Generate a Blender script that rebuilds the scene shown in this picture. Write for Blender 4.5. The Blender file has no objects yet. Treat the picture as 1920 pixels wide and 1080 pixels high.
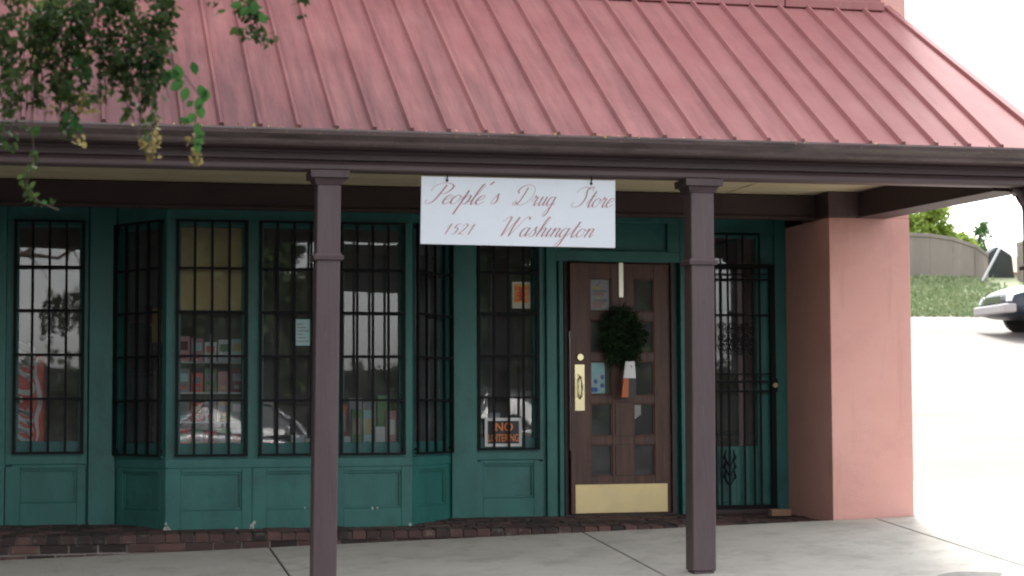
import bpy, math, random
import numpy as np
from mathutils import Vector, Matrix
random.seed(7); rng = np.random.default_rng(7)
S = bpy.context.scene
COL = S.collection
R = math.radians

# ------------------------------------------------------------------ camera
th, ph, ro = 0.22557, 0.06329, -0.0046
F = Vector((math.sin(th)*math.cos(ph), math.cos(th)*math.cos(ph), math.sin(ph)))
rt = F.cross(Vector((0, 0, 1))).normalized(); up = rt.cross(F)
r2 = rt*math.cos(ro) + up*math.sin(ro); u2 = up*math.cos(ro) - rt*math.sin(ro)
cam = bpy.data.cameras.new('camera'); cam.sensor_width = 36; cam.lens = 3691.5/1920*36
cam.clip_start = 0.1; cam.clip_end = 2000
cam.dof.use_dof = True; cam.dof.focus_distance = 15.0; cam.dof.aperture_fstop = 4.0
co = bpy.data.objects.new('camera', cam); COL.objects.link(co)
M = Matrix((r2, u2, -F)).transposed().to_4x4(); M.translation = Vector((0, -16, 0.87)); co.matrix_world = M
S.camera = co
S.cycles.filter_width = 2.1

# ------------------------------------------------------------------ sky and sun
SUN_EL, SUN_ROT = R(50), R(14)
w = bpy.data.worlds.new('World'); S.world = w; w.use_nodes = True
nt = w.node_tree; nt.nodes.clear()
sky = nt.nodes.new('ShaderNodeTexSky'); sky.sky_type = 'NISHITA'; sky.sun_disc = False
sky.sun_elevation = SUN_EL; sky.sun_rotation = SUN_ROT
sky.air_density = 1.0; sky.dust_density = 1.5; sky.ozone_density = 1.0
hs = nt.nodes.new('ShaderNodeHueSaturation'); hs.inputs['Saturation'].default_value = 0.16
bg = nt.nodes.new('ShaderNodeBackground'); bg.inputs['Strength'].default_value = 0.15
wo = nt.nodes.new('ShaderNodeOutputWorld')
nt.links.new(sky.outputs[0], hs.inputs['Color']); nt.links.new(hs.outputs[0], bg.inputs[0]); nt.links.new(bg.outputs[0], wo.inputs[0])
sd = bpy.data.lights.new('sun', 'SUN'); sd.energy = 2.0; sd.angle = R(18); sd.color = (1, .97, .93)
so = bpy.data.objects.new('sun', sd); COL.objects.link(so)
sv = Vector((math.sin(SUN_ROT)*math.cos(SUN_EL), math.cos(SUN_ROT)*math.cos(SUN_EL), math.sin(SUN_EL)))
so.rotation_euler = sv.to_track_quat('Z', 'Y').to_euler(); so.location = (20, 20, 40)
S.view_settings.view_transform = 'Standard'; S.view_settings.look = 'None'
S.view_settings.exposure = 2.0; S.view_settings.gamma = 1

# ------------------------------------------------------------------ materials
def mat(name, col, rough=.6, var=None, scale=3., amt=.5, stretch=(1, 1, 1), bump=0., bscale=40., metal=0., spec=.5, attr=None, coat=0., emit=None, spots=None, detail=6):
    m = bpy.data.materials.new(name); m.use_nodes = True; t = m.node_tree; N = t.nodes; L = t.links
    b = N['Principled BSDF']; b.inputs['Roughness'].default_value = rough; b.inputs['Metallic'].default_value = metal
    b.inputs['Specular IOR Level'].default_value = spec; b.inputs['Coat Weight'].default_value = coat
    tc = N.new('ShaderNodeTexCoord'); mp = N.new('ShaderNodeMapping'); mp.inputs['Scale'].default_value = stretch
    geo = N.new('ShaderNodeNewGeometry'); L.new(geo.outputs['Position'], mp.inputs[0])
    cur = None
    rgb = N.new('ShaderNodeRGB'); rgb.outputs[0].default_value = (*col, 1); cur = rgb.outputs[0]
    def mix(a, bcol, fac, f=None):
        x = N.new('ShaderNodeMix'); x.data_type = 'RGBA'; L.new(a, x.inputs[6])
        if isinstance(bcol, tuple): x.inputs[7].default_value = (*bcol, 1)
        else: L.new(bcol, x.inputs[7])
        if f is not None: L.new(f, x.inputs[0])
        else: x.inputs[0].default_value = fac
        return x.outputs[2]
    if attr:
        a = N.new('ShaderNodeAttribute'); a.attribute_name = attr
        rp = N.new('ShaderNodeValToRGB'); rp.color_ramp.elements[0].color = (*col, 1); rp.color_ramp.elements[1].color = (*var, 1)
        L.new(a.outputs['Fac'], rp.inputs[0]); cur = rp.outputs[0]
    if var and not attr:
        n = N.new('ShaderNodeTexNoise'); n.inputs['Scale'].default_value = scale; n.inputs['Detail'].default_value = detail; n.inputs['Roughness'].default_value = .65
        L.new(mp.outputs[0], n.inputs['Vector'])
        mr = N.new('ShaderNodeMapRange'); mr.inputs[1].default_value = .5-.5*amt*.6; mr.inputs[2].default_value = .5+.5*amt*.6; mr.clamp = True
        mr.inputs[1].default_value = .35; mr.inputs[2].default_value = .68; mr.inputs[4].default_value = amt
        L.new(n.outputs[0], mr.inputs[0]); cur = mix(cur, var, 0, mr.outputs[0])
    for sp in (spots or []):
        scol, sc, lo, hi, st, a_ = sp
        mp2 = N.new('ShaderNodeMapping'); mp2.inputs['Scale'].default_value = st; L.new(geo.outputs['Position'], mp2.inputs[0])
        n = N.new('ShaderNodeTexNoise'); n.inputs['Scale'].default_value = sc; n.inputs['Detail'].default_value = 8; n.inputs['Roughness'].default_value = .7
        L.new(mp2.outputs[0], n.inputs['Vector'])
        mr = N.new('ShaderNodeMapRange'); mr.inputs[1].default_value = lo; mr.inputs[2].default_value = hi; mr.inputs[4].default_value = a_; mr.clamp = True
        L.new(n.outputs[0], mr.inputs[0]); cur = mix(cur, scol, 0, mr.outputs[0])
    L.new(cur, b.inputs['Base Color'])
    if bump:
        n = N.new('ShaderNodeTexNoise'); n.inputs['Scale'].default_value = bscale; n.inputs['Detail'].default_value = 5
        L.new(mp.outputs[0], n.inputs['Vector'])
        bp = N.new('ShaderNodeBump'); bp.inputs['Strength'].default_value = bump; bp.inputs['Distance'].default_value = .01
        L.new(n.outputs[0], bp.inputs['Height']); L.new(bp.outputs[0], b.inputs['Normal'])
    if emit:
        b.inputs['Emission Color'].default_value = (*emit[0], 1); b.inputs['Emission Strength'].default_value = emit[1]
    m['b'] = 1
    return m

def leafmat(name, c1, c2, trans=.35):
    m = mat(name, c1, .5, c2, attr='rnd'); t = m.node_tree; N = t.nodes; L = t.links
    b = N['Principled BSDF']; src = b.inputs['Base Color'].links[0].from_socket; b.inputs['Roughness'].default_value = .75; b.inputs['Specular IOR Level'].default_value = .2
    tr = N.new('ShaderNodeBsdfTranslucent'); L.new(src, tr.inputs[0]); mx = N.new('ShaderNodeMixShader'); mx.inputs[0].default_value = trans
    L.new(b.outputs[0], mx.inputs[1]); L.new(tr.outputs[0], mx.inputs[2]); L.new(mx.outputs[0], N['Material Output'].inputs[0])
    return m

def glassmat(name, ior=1.85, tint=(.86, .9, .9), haze=.09):
    m = bpy.data.materials.new(name); m.use_nodes = True; t = m.node_tree; N = t.nodes; L = t.links
    N.remove(N['Principled BSDF'])
    tr = N.new('ShaderNodeBsdfTransparent'); tr.inputs[0].default_value = (*tint, 1)
    gl = N.new('ShaderNodeBsdfGlossy'); gl.inputs['Roughness'].default_value = .015
    fr = N.new('ShaderNodeFresnel'); fr.inputs[0].default_value = ior
    tc = N.new('ShaderNodeNewGeometry'); n = N.new('ShaderNodeTexNoise'); n.inputs['Scale'].default_value = 1.6; n.inputs['Detail'].default_value = 1
    L.new(tc.outputs['Position'], n.inputs['Vector']); bp = N.new('ShaderNodeBump'); bp.inputs['Strength'].default_value = .06; bp.inputs['Distance'].default_value = .05
    L.new(n.outputs[0], bp.inputs['Height']); L.new(bp.outputs[0], gl.inputs['Normal'])
    mx = N.new('ShaderNodeMixShader'); L.new(fr.outputs[0], mx.inputs[0]); L.new(tr.outputs[0], mx.inputs[1]); L.new(gl.outputs[0], mx.inputs[2])
    df = N.new('ShaderNodeBsdfDiffuse'); df.inputs[0].default_value = (.52, .53, .56, 1)  # grey diffuse layer: haze of sky reflections put into the glass colour
    n2 = N.new('ShaderNodeTexNoise'); n2.inputs['Scale'].default_value = 5; n2.inputs['Detail'].default_value = 8; L.new(tc.outputs['Position'], n2.inputs['Vector'])
    mr = N.new('ShaderNodeMapRange'); mr.inputs[1].default_value = .3; mr.inputs[2].default_value = .7; mr.inputs[3].default_value = haze*.4; mr.inputs[4].default_value = haze*1.6; L.new(n2.outputs[0], mr.inputs[0])
    m2 = N.new('ShaderNodeMixShader'); L.new(mr.outputs[0], m2.inputs[0]); L.new(mx.outputs[0], m2.inputs[1]); L.new(df.outputs[0], m2.inputs[2])
    L.new(m2.outputs[0], N['Material Output'].inputs[0])
    return m

TEAL = mat('teal_paint', (.017, .122, .106), .45, (.030, .165, .148), 5, .9, (1, 1, .35), bump=.2, bscale=60,
           spots=[((.30, .30, .27), 26, .70, .73, (1, 1, 1), .7), ((.008, .055, .05), 2.2, .52, .72, (1, 1, 1), .6), ((.05, .15, .14), 30, .6, .7, (1, 1, .12), .35)])
TEALD = mat('teal_trim_paint', (.013, .10, .095), .45, (.02, .13, .12), 6, .7, bump=.1, bscale=60)
BROWN = mat('brown_paint', (.080, .050, .055), .5, (.108, .072, .077), 8, .8, (1, 1, .12), bump=.3, bscale=50,
            spots=[((.040, .026, .028), 9, .55, .70, (1, 1, .1), .8), ((.17, .125, .13), 22, .62, .72, (1, 1, .08), .5)])
BROWNH = mat('brown_fascia_paint', (.090, .055, .058), .55, (.12, .078, .08), 6, .8, (.15, 1, 1), bump=.2, bscale=50)
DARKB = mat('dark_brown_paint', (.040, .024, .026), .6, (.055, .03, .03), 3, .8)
GUT = mat('brown_gutter_metal', (.10, .066, .066), .4, (.14, .10, .095), 7, .8, (.3, 1, 1),
          spots=[((.24, .17, .09), 34, .57, .68, (1, 1, 1), .7), ((.035, .024, .022), 3.5, .5, .66, (.5, 1, 3), .75)])
ROOF = mat('faded_red_roof_metal', (.325, .130, .128), .70, (.385, .175, .168), 1.6, .9, (1, 1, 1), spec=.3,
           spots=[((.30, .10, .105), 2.4, .45, .75, (3.5, .5, .5), .45), ((.50, .23, .20), 5, .58, .75, (5, .35, .35), .35), ((.20, .085, .085), 22, .66, .76, (1, .6, .6), .35)])
PINK = mat('pink_stucco', (.70, .365, .320), .85, (.73, .41, .36), 1.2, .9, bump=.5, bscale=130,
           spots=[((.50, .27, .22), 2.2, .54, .72, (2.5, 1, .25), .45), ((.36, .22, .2), 30, .69, .74, (1, 1, .2), .6), ((.52, .28, .25), 1.1, .5, .7, (1, 1, 1.4), .4), ((.40, .24, .2), 5, .66, .74, (1, 1, .18), .5)])
SOFF = mat('cream_soffit_paint', (.60, .52, .34), .6, (.48, .41, .27), 2.5, .8, (.3, 1, 1))
IRON = mat('black_iron', (.004, .0045, .006), .6, (.009, .008, .009), 30, .5, spec=.2)
WOOD = mat('dark_door_wood', (.046, .016, .010), .5, (.12, .048, .028), 7, .9, (3, 1, .25), bump=.2, bscale=30, spots=[((.22, .13, .09), 16, .60, .74, (1.5, 1, .25), .6)])
BRASS = mat('pale_brass', (.62, .50, .26), .42, (.52, .42, .24), 5, .8, metal=.75)
BRASSB = mat('bright_brass', (.80, .70, .44), .25, metal=1)
WHITE = mat('white_sign_paint', (.86, .89, .94), .45, (.78, .81, .86), 2.5, .6, spots=[((.62, .60, .58), 6, .58, .75, (1.5, 1, .3), .35)])
def roof_dirt(m):   # soot and leaf dirt washed down the sheets, heaviest under the tree at the left end of the eave
    t = m.node_tree; N = t.nodes; L = t.links; b = N['Principled BSDF']; src = b.inputs['Base Color'].links[0].from_socket
    geo = N.new('ShaderNodeNewGeometry'); sp = N.new('ShaderNodeSeparateXYZ'); L.new(geo.outputs['Position'], sp.inputs[0])
    mp = N.new('ShaderNodeMapping'); mp.inputs['Scale'].default_value = (7, .5, .5); L.new(geo.outputs['Position'], mp.inputs[0])
    n = N.new('ShaderNodeTexNoise'); n.inputs['Scale'].default_value = 1.6; n.inputs['Detail'].default_value = 8; n.inputs['Roughness'].default_value = .7; L.new(mp.outputs[0], n.inputs['Vector'])
    gx_ = N.new('ShaderNodeMapRange'); gx_.inputs[1].default_value = 5.0; gx_.inputs[2].default_value = .3; gx_.inputs[4].default_value = .52; L.new(sp.outputs[0], gx_.inputs[0])
    gy_ = N.new('ShaderNodeMapRange'); gy_.inputs[1].default_value = 3.6; gy_.inputs[2].default_value = 2.7; gy_.inputs[3].default_value = .35; gy_.inputs[4].default_value = 1.; L.new(sp.outputs[2], gy_.inputs[0])
    mu = N.new('ShaderNodeMath'); mu.operation = 'MULTIPLY'; L.new(gx_.outputs[0], mu.inputs[0]); L.new(gy_.outputs[0], mu.inputs[1])
    ad = N.new('ShaderNodeMath'); ad.operation = 'ADD'; L.new(n.outputs[0], ad.inputs[0]); L.new(mu.outputs[0], ad.inputs[1])
    mr = N.new('ShaderNodeMapRange'); mr.inputs[1].default_value = .52; mr.inputs[2].default_value = .98; mr.inputs[4].default_value = .9; L.new(ad.outputs[0], mr.inputs[0])
    x = N.new('ShaderNodeMix'); x.data_type = 'RGBA'; L.new(mr.outputs[0], x.inputs[0]); L.new(src, x.inputs[6]); x.inputs[7].default_value = (.12, .055, .06, 1); L.new(x.outputs[2], b.inputs['Base Color'])
roof_dirt(ROOF)
LETTER = mat('faded_red_lettering', (.50, .24, .26), .6, (.38, .20, .23), 12, .9)
CONC = mat('sidewalk_concrete', (.45, .425, .375), .85, (.52, .495, .445), 1.3, .9, bump=.25, bscale=90,
           spots=[((.30, .282, .25), .9, .52, .72, (1, 1, 1), .6), ((.10, .095, .09), 7, .67, .72, (1, 1, 1), .8), ((.24, .225, .2), 26, .58, .68, (1, 1, 1), .4), ((.12, .11, .10), 11, .675, .70, (1.3, 1, 1), .8), ((.32, .295, .25), 3.2, .5, .66, (1, 1, 1), .6)])
JOINT = mat('joint_filler', (.035, .033, .03), .9)
DKPATCH = mat('dark_patch_concrete', (.19, .18, .165), .85, (.28, .27, .245), 12, .8)
LOT = mat('parking_lot_concrete', (.205, .186, .167), .9, (.245, .22, .198), .5, .8, bump=.2, bscale=40, spots=[((.12, .105, .092), .7, .5, .72, (.4, 1.6, 1), .8), ((.10, .09, .08), 6, .62, .72, (1, 1, 1), .6)])
ASPH = mat('street_asphalt', (.035, .035, .035), 1, (.055, .053, .05), 1.2, .8, spec=.1, bump=.4, bscale=80)
BRICK = mat('red_brown_brick', (.028, .019, .018), .85, (.125, .064, .056), attr='rnd', bump=.5, bscale=120, spots=[((.26, .235, .20), 9, .56, .70, (1, 1, 1), .65), ((.03, .028, .026), 4, .5, .66, (1, 1, 1), .6)])
MORT = mat('grey_mortar', (.36, .31, .28), .95, (.16, .14, .13), 5, .9, bump=.4, bscale=80)
GRASS = mat('grass_blades', (.19, .27, .12), .8, (.30, .34, .19), 2, .9)
SOIL = mat('grassy_soil', (.20, .25, .13), .9, (.28, .28, .18), 1.5, .9, bump=.5, bscale=20)
CWALL = mat('weathered_concrete_wall', (.27, .24, .205), .9, (.17, .155, .135), .8, .9, (1, 1, .3), bump=.4, bscale=12, spots=[((.38, .32, .28), 1.6, .56, .7, (2.5, 2.5, .5), .6)])
BARK = mat('bark', (.12, .085, .06), .9, (.06, .045, .035), 6, .9, (1, 1, .3), bump=.6, bscale=20)
LEAFD = leafmat('dark_tree_leaves', (.010, .026, .010), (.065, .10, .028))
LEAFV = leafmat('bright_vine_leaves', (.018, .062, .018), (.045, .115, .03))
SEED = leafmat('yellow_seed_clusters', (.16, .12, .04), (.30, .25, .09), .2)
LEAFY = leafmat('yellow_green_leaves', (.16, .25, .04), (.34, .42, .10))
LEAFG = leafmat('green_leaves', (.07, .14, .05), (.17, .27, .10))
LEAFB = leafmat('dense_dark_leaves', (.04, .065, .025), (.10, .14, .05))
WREATH = leafmat('fir_needles', (.008, .024, .009), (.035, .07, .026), .1)
GLASS = glassmat('window_glass')
def translucent(m, f):
    t = m.node_tree; N = t.nodes; L = t.links; b = N['Principled BSDF']; tr = N.new('ShaderNodeBsdfTranslucent'); L.new(b.inputs['Base Color'].links[0].from_socket, tr.inputs[0])
    mx = N.new('ShaderNodeMixShader'); mx.inputs[0].default_value = f; L.new(b.outputs[0], mx.inputs[1]); L.new(tr.outputs[0], mx.inputs[2]); L.new(mx.outputs[0], N['Material Output'].inputs[0])
translucent(WHITE, .10)
def plain(n, c, r=.5, **k): return mat(n, c, r, tuple(min(1, x*1.18+.004) for x in c), 6, .7, **k)
ROOMW = plain('store_wall_paint', (.22, .19, .14), .8); ROOMF = plain('store_floor_tile', (.16, .14, .12), .6)
REDP = plain('cooler_red', (.75, .04, .04), .35); WHTP = plain('white_plastic', (.72, .72, .72), .4); TANP = plain('tan_paper', (.72, .55, .28), .8)
BLKP = plain('black_plastic', (.015, .015, .018), .4); ORNG = plain('orange_print', (.85, .24, .05), .5); YELP = plain('yellow_card', (.75, .50, .08), .6)
BLUP = plain('blue_card', (.08, .18, .55), .6); CYNP = plain('pale_blue_paper', (.50, .72, .74), .6); GRYP = plain('grey_card', (.33, .32, .33), .6)
PNKP = plain('pink_card', (.60, .30, .32), .6); GRNP = plain('green_card', (.14, .30, .12), .6); MARN = plain('maroon_card', (.20, .02, .04), .6)
RUBBER = mat('tyre_rubber', (.02, .02, .02), .8); RIM = mat('wheel_alloy', (.5, .5, .52), .35, metal=.8)
CGLASS = mat('car_window_tint', (.02, .025, .03), .06, spec=.8); CHROME = mat('chrome', (.8, .8, .8), .12, metal=1); LAMP = mat('clear_lamp_glass', (.75, .78, .8), .1, spec=.8)
TAILR = mat('red_tail_lamp', (.6, .02, .03), .2); NAVY = mat('navy_car_paint', (.012, .02, .038), .35, spec=.6); SILV = mat('silver_car_paint', (.30, .31, .32), .32, metal=.3, coat=1)
DKCAR = mat('dark_red_grey_car_paint', (.10, .10, .11), .22, coat=1)
HROOF = plain('terracotta_house_roof', (.42, .22, .16), .8); HWALL = plain('house_siding', (.5, .42, .36), .8); PIPE = mat('galvanised_pipe', (.55, .56, .57), .4, metal=.5)
DKGRN = plain('dark_tarp', (.035, .045, .045), .8)

# ------------------------------------------------------------------ mesh helpers
def prop(o, label=None, cat=None, group=None, kind=None):
    for k, v in (('label', label), ('category', cat), ('group', group), ('kind', kind)):
        if v: o[k] = v
    return o
WL = {}
def world_loc(o): return WL.get(o.name, Vector((0, 0, 0))) if o else Vector((0, 0, 0))
def empty(name, loc, label, cat, group=None, rz=0):
    o = bpy.data.objects.new(name, None); COL.objects.link(o); o.location = loc; o.rotation_euler.z = rz; o.empty_display_size = .2
    WL[o.name] = Vector(loc); prop(o, label, cat, group); return o
class MB:
    def __init__(s, T=None): s.v = []; s.f = []; s.mi = []; s.T = T; s.m = 0; s.at = []; s.a = 0.
    def add(s, vs, fs):
        n = len(s.v)
        if s.T is not None: vs = [tuple(s.T @ Vector(p)) for p in vs]
        s.v += [tuple(p) for p in vs]; s.f += [tuple(i+n for i in f) for f in fs]; s.mi += [s.m]*len(fs); s.at += [s.a]*len(fs); return s
    def box(s, x0, x1, y0, y1, z0, z1):
        if x1 < x0: x0, x1 = x1, x0
        if y1 < y0: y0, y1 = y1, y0
        v = [(x, y, z) for z in (z0, z1) for x, y in ((x0, y0), (x1, y0), (x1, y1), (x0, y1))]
        return s.add(v, [(3, 2, 1, 0), (4, 5, 6, 7), (0, 1, 5, 4), (1, 2, 6, 5), (2, 3, 7, 6), (3, 0, 4, 7)])
    def hexa(s, b, t):   # bottom 4 and top 4 corners, counterclockwise from above
        return s.add(list(b)+list(t), [(3, 2, 1, 0), (4, 5, 6, 7), (0, 1, 5, 4), (1, 2, 6, 5), (2, 3, 7, 6), (3, 0, 4, 7)])
    def prism_x(s, prof, x0, x1):   # profile in (y,z), counterclockwise seen from +x
        n = len(prof); v = [(x0, y, z) for y, z in prof]+[(x1, y, z) for y, z in prof]
        f = [tuple(range(n-1, -1, -1)), tuple(range(n, 2*n))]+[(i, (i+1) % n, n+(i+1) % n, n+i) for i in range(n)]
        return s.add(v, f)
    def prism_y(s, prof, y0, y1):   # profile in (x,z)
        n = len(prof); v = [(x, y0, z) for x, z in prof]+[(x, y1, z) for x, z in prof]
        f = [tuple(range(n)), tuple(range(2*n-1, n-1, -1))]+[((i+1) % n, i, n+i, n+(i+1) % n) for i in range(n)]
        return s.add(v, f)
    def quad(s, a, b, c, d): return s.add([a, b, c, d], [(0, 1, 2, 3)])
    def tube(s, pts, r, n=8):
        pts = [Vector(p) for p in pts]; rs = r if isinstance(r, (list, tuple)) else [r]*len(pts); vs = []; fs = []
        for i, p in enumerate(pts):
            d = (pts[min(i+1, len(pts)-1)]-pts[max(i-1, 0)]).normalized()
            a = d.cross(Vector((0, 0, 1)) if abs(d.z) < .9 else Vector((1, 0, 0))).normalized(); b = d.cross(a)
            for k in range(n):
                t = 2*math.pi*k/n; vs.append(p+(a*math.cos(t)+b*math.sin(t))*rs[i])
        for i in range(len(pts)-1):
            for k in range(n): fs.append((i*n+k, i*n+(k+1) % n, (i+1)*n+(k+1) % n, (i+1)*n+k))
        fs.append(tuple(range(n))); fs.append(tuple((len(pts)-1)*n+k for k in range(n-1, -1, -1)))
        return s.add([tuple(p) for p in vs], fs)
    def disc_y(s, x, z, r, y0, y1, n=20):
        return s.prism_y([(x+r*math.cos(2*math.pi*k/n), z+r*math.sin(2*math.pi*k/n)) for k in range(n)], y0, y1)
    def build(s, name, mats, parent=None, bevel=0., smooth=False, local=False, props=None):
        me = bpy.data.meshes.new(name); off = Vector((0, 0, 0))
        if parent is not None and not local: off = world_loc(parent)
        me.from_pydata([(x-off.x, y-off.y, z-off.z) for x, y, z in s.v], [], s.f)
        for m in (mats if isinstance(mats, (list, tuple)) else [mats]): me.materials.append(m)
        me.polygons.foreach_set('material_index', s.mi)
        if any(s.at):
            a = me.attributes.new('rnd', 'FLOAT', 'FACE'); a.data.foreach_set('value', s.at)
        if smooth: me.polygons.foreach_set('use_smooth', [True]*len(s.f))
        me.update(); o = bpy.data.objects.new(name, me); COL.objects.link(o)
        if parent is not None: o.parent = parent; WL[o.name] = Vector(off)
        if bevel:
            b = o.modifiers.new('edge', 'BEVEL'); b.width = bevel; b.segments = 2; b.limit_method = 'ANGLE'; b.angle_limit = R(40)
        if props: prop(o, *props)
        return o
def B(): return MB()
def xf(x, y, ang):   # frame at (x,y): u along ang, v = inward normal
    return Matrix.Translation((x, y, 0)) @ Matrix.Rotation(ang, 4, 'Z')
def copy_tree(o, parent=None):
    c = o.copy(); COL.objects.link(c)
    if parent: c.parent = parent
    for ch in [x for x in o.children]: copy_tree(ch, c)
    return c

# ------------------------------------------------------------------ terrain (one sheet to the horizon)
def sidewalk_z(x, y): return -.005+.0285*(x-6.1)+(.078 if y < -1 else .06)*(y+1)
def lot_z(x, y):
    x = max(-12, min(30, x))
    if y < -4.0:
        b = sidewalk_z(x, -4.0)-.16
        if y > -12: return b-.02*(-4-y)
        return b-.16+min(.25, .03*(-12-y))
    if y < 1.5: return sidewalk_z(min(x, 9), y)-.02
    b = sidewalk_z(min(x, 9), 1.5)-.02
    if y < 20.5: return b+.134*(y-1.5)
    if y < 24: return b+.134*19+.30*(y-20.5)
    return b+.134*19+1.05
def ground_z(x, y):
    if x < 6.7 and y > -4.0 and y < 9.4: return -.42
    return lot_z(x, y)
xs = sorted(set([-400, -150, -80, -40, -25, -12, -6, 0, 3, 6.66, 6.72, 7.2, 8, 9, 11, 13, 15, 17, 19, 22, 26, 30, 45, 80, 150, 400]))
ys = sorted(set([-400, -150, -80, -50, -35, -26, -20.3, -16, -12, -9, -6.5, -4.02, -3.98, -2, -1, 0, 1.5, 3, 5, 7, 9.38, 9.42, 12, 15, 18, 20.5, 22.2, 24, 26, 40, 80, 200, 600]))
g = B()
for j, y in enumerate(ys):
    for x in xs: g.v.append((x, y, ground_z(x, y)))
for j in range(len(ys)-1):
    for i in range(len(xs)-1):
        a = j*len(xs)+i; g.f.append((a, a+1, a+1+len(xs), a+len(xs)))
        ym = (ys[j]+ys[j+1])/2; xm = (xs[i]+xs[i+1])/2
        g.mi.append(2 if ym > 20.5 else (1 if ym < -4 else 0)); g.at.append(0)
g.build('ground', [LOT, ASPH, SOIL], props=(None, None, None, 'structure'))

sw = B(); xj = [-18]+[1.55+2.45*k for k in range(-7, 3)]+[8.85, 11.3]
sw.m = 1; z = sidewalk_z
def slab(mb, x0, x1, y0, y1, dz=0., t=.14):
    mb.hexa([(x0, y0, z(x0, y0)-t+dz), (x1, y0, z(x1, y0)-t+dz), (x1, y1, z(x1, y1)-t+dz), (x0, y1, z(x0, y1)-t+dz)],
            [(x0, y0, z(x0, y0)+dz), (x1, y0, z(x1, y0)+dz), (x1, y1, z(x1, y1)+dz), (x0, y1, z(x0, y1)+dz)])
slab(sw, -15.6, 6.78, -4.1, -.985, -.016); slab(sw, 6.785, 11.3, -4.1, -1.0, -.016); slab(sw, 6.785, 11.3, -1.0, 1.53, -.016); sw.m = 0
for a, b in zip(xj[:-1], xj[1:]):
    if b < -12: continue
    a2, b2 = a+.008, b-.008
    if a < 6.7 < b:
        slab(sw, a2, b2, -4.1, -1.012); slab(sw, 6.83, b2, -1.0119, 1.5)
    elif a > 6.7: slab(sw, a2, b2, -4.1, -1.0); slab(sw, a2, b2, -1.0, 1.5)
    else: slab(sw, a2, b2, -4.1, -1.012)
sw.m = 2
sw.build('sidewalk', [CONC, JOINT, DKPATCH], bevel=.006, props=(None, None, None, 'structure'))
kb = B()
kb.hexa([(-15.6, -4.25, z(-15.6, -4.1)-.3), (11.3, -4.25, z(11.3, -4.1)-.3), (11.3, -4.11, z(11.3, -4.1)-.3), (-15.6, -4.11, z(-15.6, -4.1)-.3)],
        [(-15.6, -4.25, z(-15.6, -4.1)), (11.3, -4.25, z(11.3, -4.1)), (11.3, -4.11, z(11.3, -4.1)), (-15.6, -4.11, z(-15.6, -4.1))])
kb.build('kerb', CONC, bevel=.015, props=(None, None, None, 'structure'))
# two dark patches lying on the slab near the bottom right corner of the view
st = B()
for cx, cy, rx, ry in ((5.42, -3.93, .24, .16), (5.93, -3.83, .22, .16)):
    pts = [(cx+rx*(1+.18*math.sin(3*t+cx))*math.cos(t), cy+ry*(1+.2*math.cos(2*t+cy))*math.sin(t)) for t in [2*math.pi*k/26 for k in range(26)]]
    st.add([(a, b, z(a, b)+.004) for a, b in pts], [tuple(range(26))])
st.build('dark_patches', DKPATCH, props=(None, None, None, 'structure'))

# brick platform under the shop front
bp_ = B(); ZT = lambda y: .008+.034*y     # top surface height, falls towards the street
bp_.m = 1
bp_.hexa([(-8, -.985, -.34), (6.09, -.985, -.34), (6.09, .3, -.34), (-8, .3, -.34)], [(-8, -.985, ZT(-1)-.012), (6.09, -.985, ZT(-1)-.012), (6.09, .3, ZT(.3)-.012), (-8, .3, ZT(.3)-.012)])
bp_.m = 0
def brick(x0, x1, y0, y1, z0a, z1a, z0b=None, z1b=None):
    bp_.a = max(.02, min(1, random.gauss(.40, .36)))
    j = lambda: random.uniform(-.008, .008)
    z0b = z0a if z0b is None else z0b; z1b = z1a if z1b is None else z1b; q = j(); h = j()*.6
    bp_.hexa([(x0, y0+q, z0a), (x1, y0+q, z0a), (x1, y1, z0b), (x0, y1, z0b)], [(x0, y0+q, z1a+h), (x1, y0+q, z1a+h), (x1, y1, z1b+h), (x0, y1, z1b+h)])
for c in range(4):      # riser courses, stretchers
    x = -3.0+(.105 if c % 2 else 0); z1_ = ZT(-1)-.065-.075*c
    while x < 6.0:
        L_ = .20 if random.random() < .8 else .10; X1 = min(x+L_, 6.08)
        brick(x, X1, -1.0, -.93, z1_-.065+.005, z1_); x += L_+.012
x = -3.0                # rowlock edge course and paving rows
while x < 6.0:
    brick(x, min(x+.098, 6.08), -1.012, -.80, ZT(-1.012)-.06, ZT(-1.012), ZT(-.8)-.06, ZT(-.8)); x += .108
for rr in range(8):
    y0 = -.79+.11*rr; x = -3.0-(.1 if rr % 2 else 0)
    while x < 6.0:
        brick(x, min(x+.2, 6.08), y0, y0+.1, ZT(y0)-.05, ZT(y0), ZT(y0+.1)-.05, ZT(y0+.1)); x += .211
bp_.build('brick_pavement', [BRICK, MORT], bevel=.004, props=(None, None, None, 'structure'))

# ------------------------------------------------------------------ the shop building
store = empty('drug_store', (2, 0, 0), 'low corner shop with teal front, red metal porch roof and pink end wall', 'building')
fr = B()     # front framing on the wall plane
def fbox(x0, x1, z0, z1, y0=0., y1=.1): fr.box(x0, x1, y0, y1, z0, z1)
fbox(-8, -.62, 0, 2.55, .004); fbox(-.62, -.42, 0, 2.55, -.03)
fbox(-.42, -.36, .46, 2.41); fbox(.18, .215, .46, 2.41); fbox(-.42, .215, 2.41, 2.62)
fbox(-.42, .215, .48, .575, -.005); 
fbox(.222, .43, 0, 2.62, -.035, .1); fbox(.205, .222, 0, 2.62, .04, .1)
fr.build('shop_front', TEAL, store, bevel=.005); fr = B()
fbox(3.15, 3.365, 0, 2.62, -.035); fbox(3.365, 3.40, .46, 2.41); fbox(3.89, 3.93, .46, 2.41); fbox(3.365, 3.93, 2.41, 2.62); fbox(3.365, 3.93, .48, .575, -.005)
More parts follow.
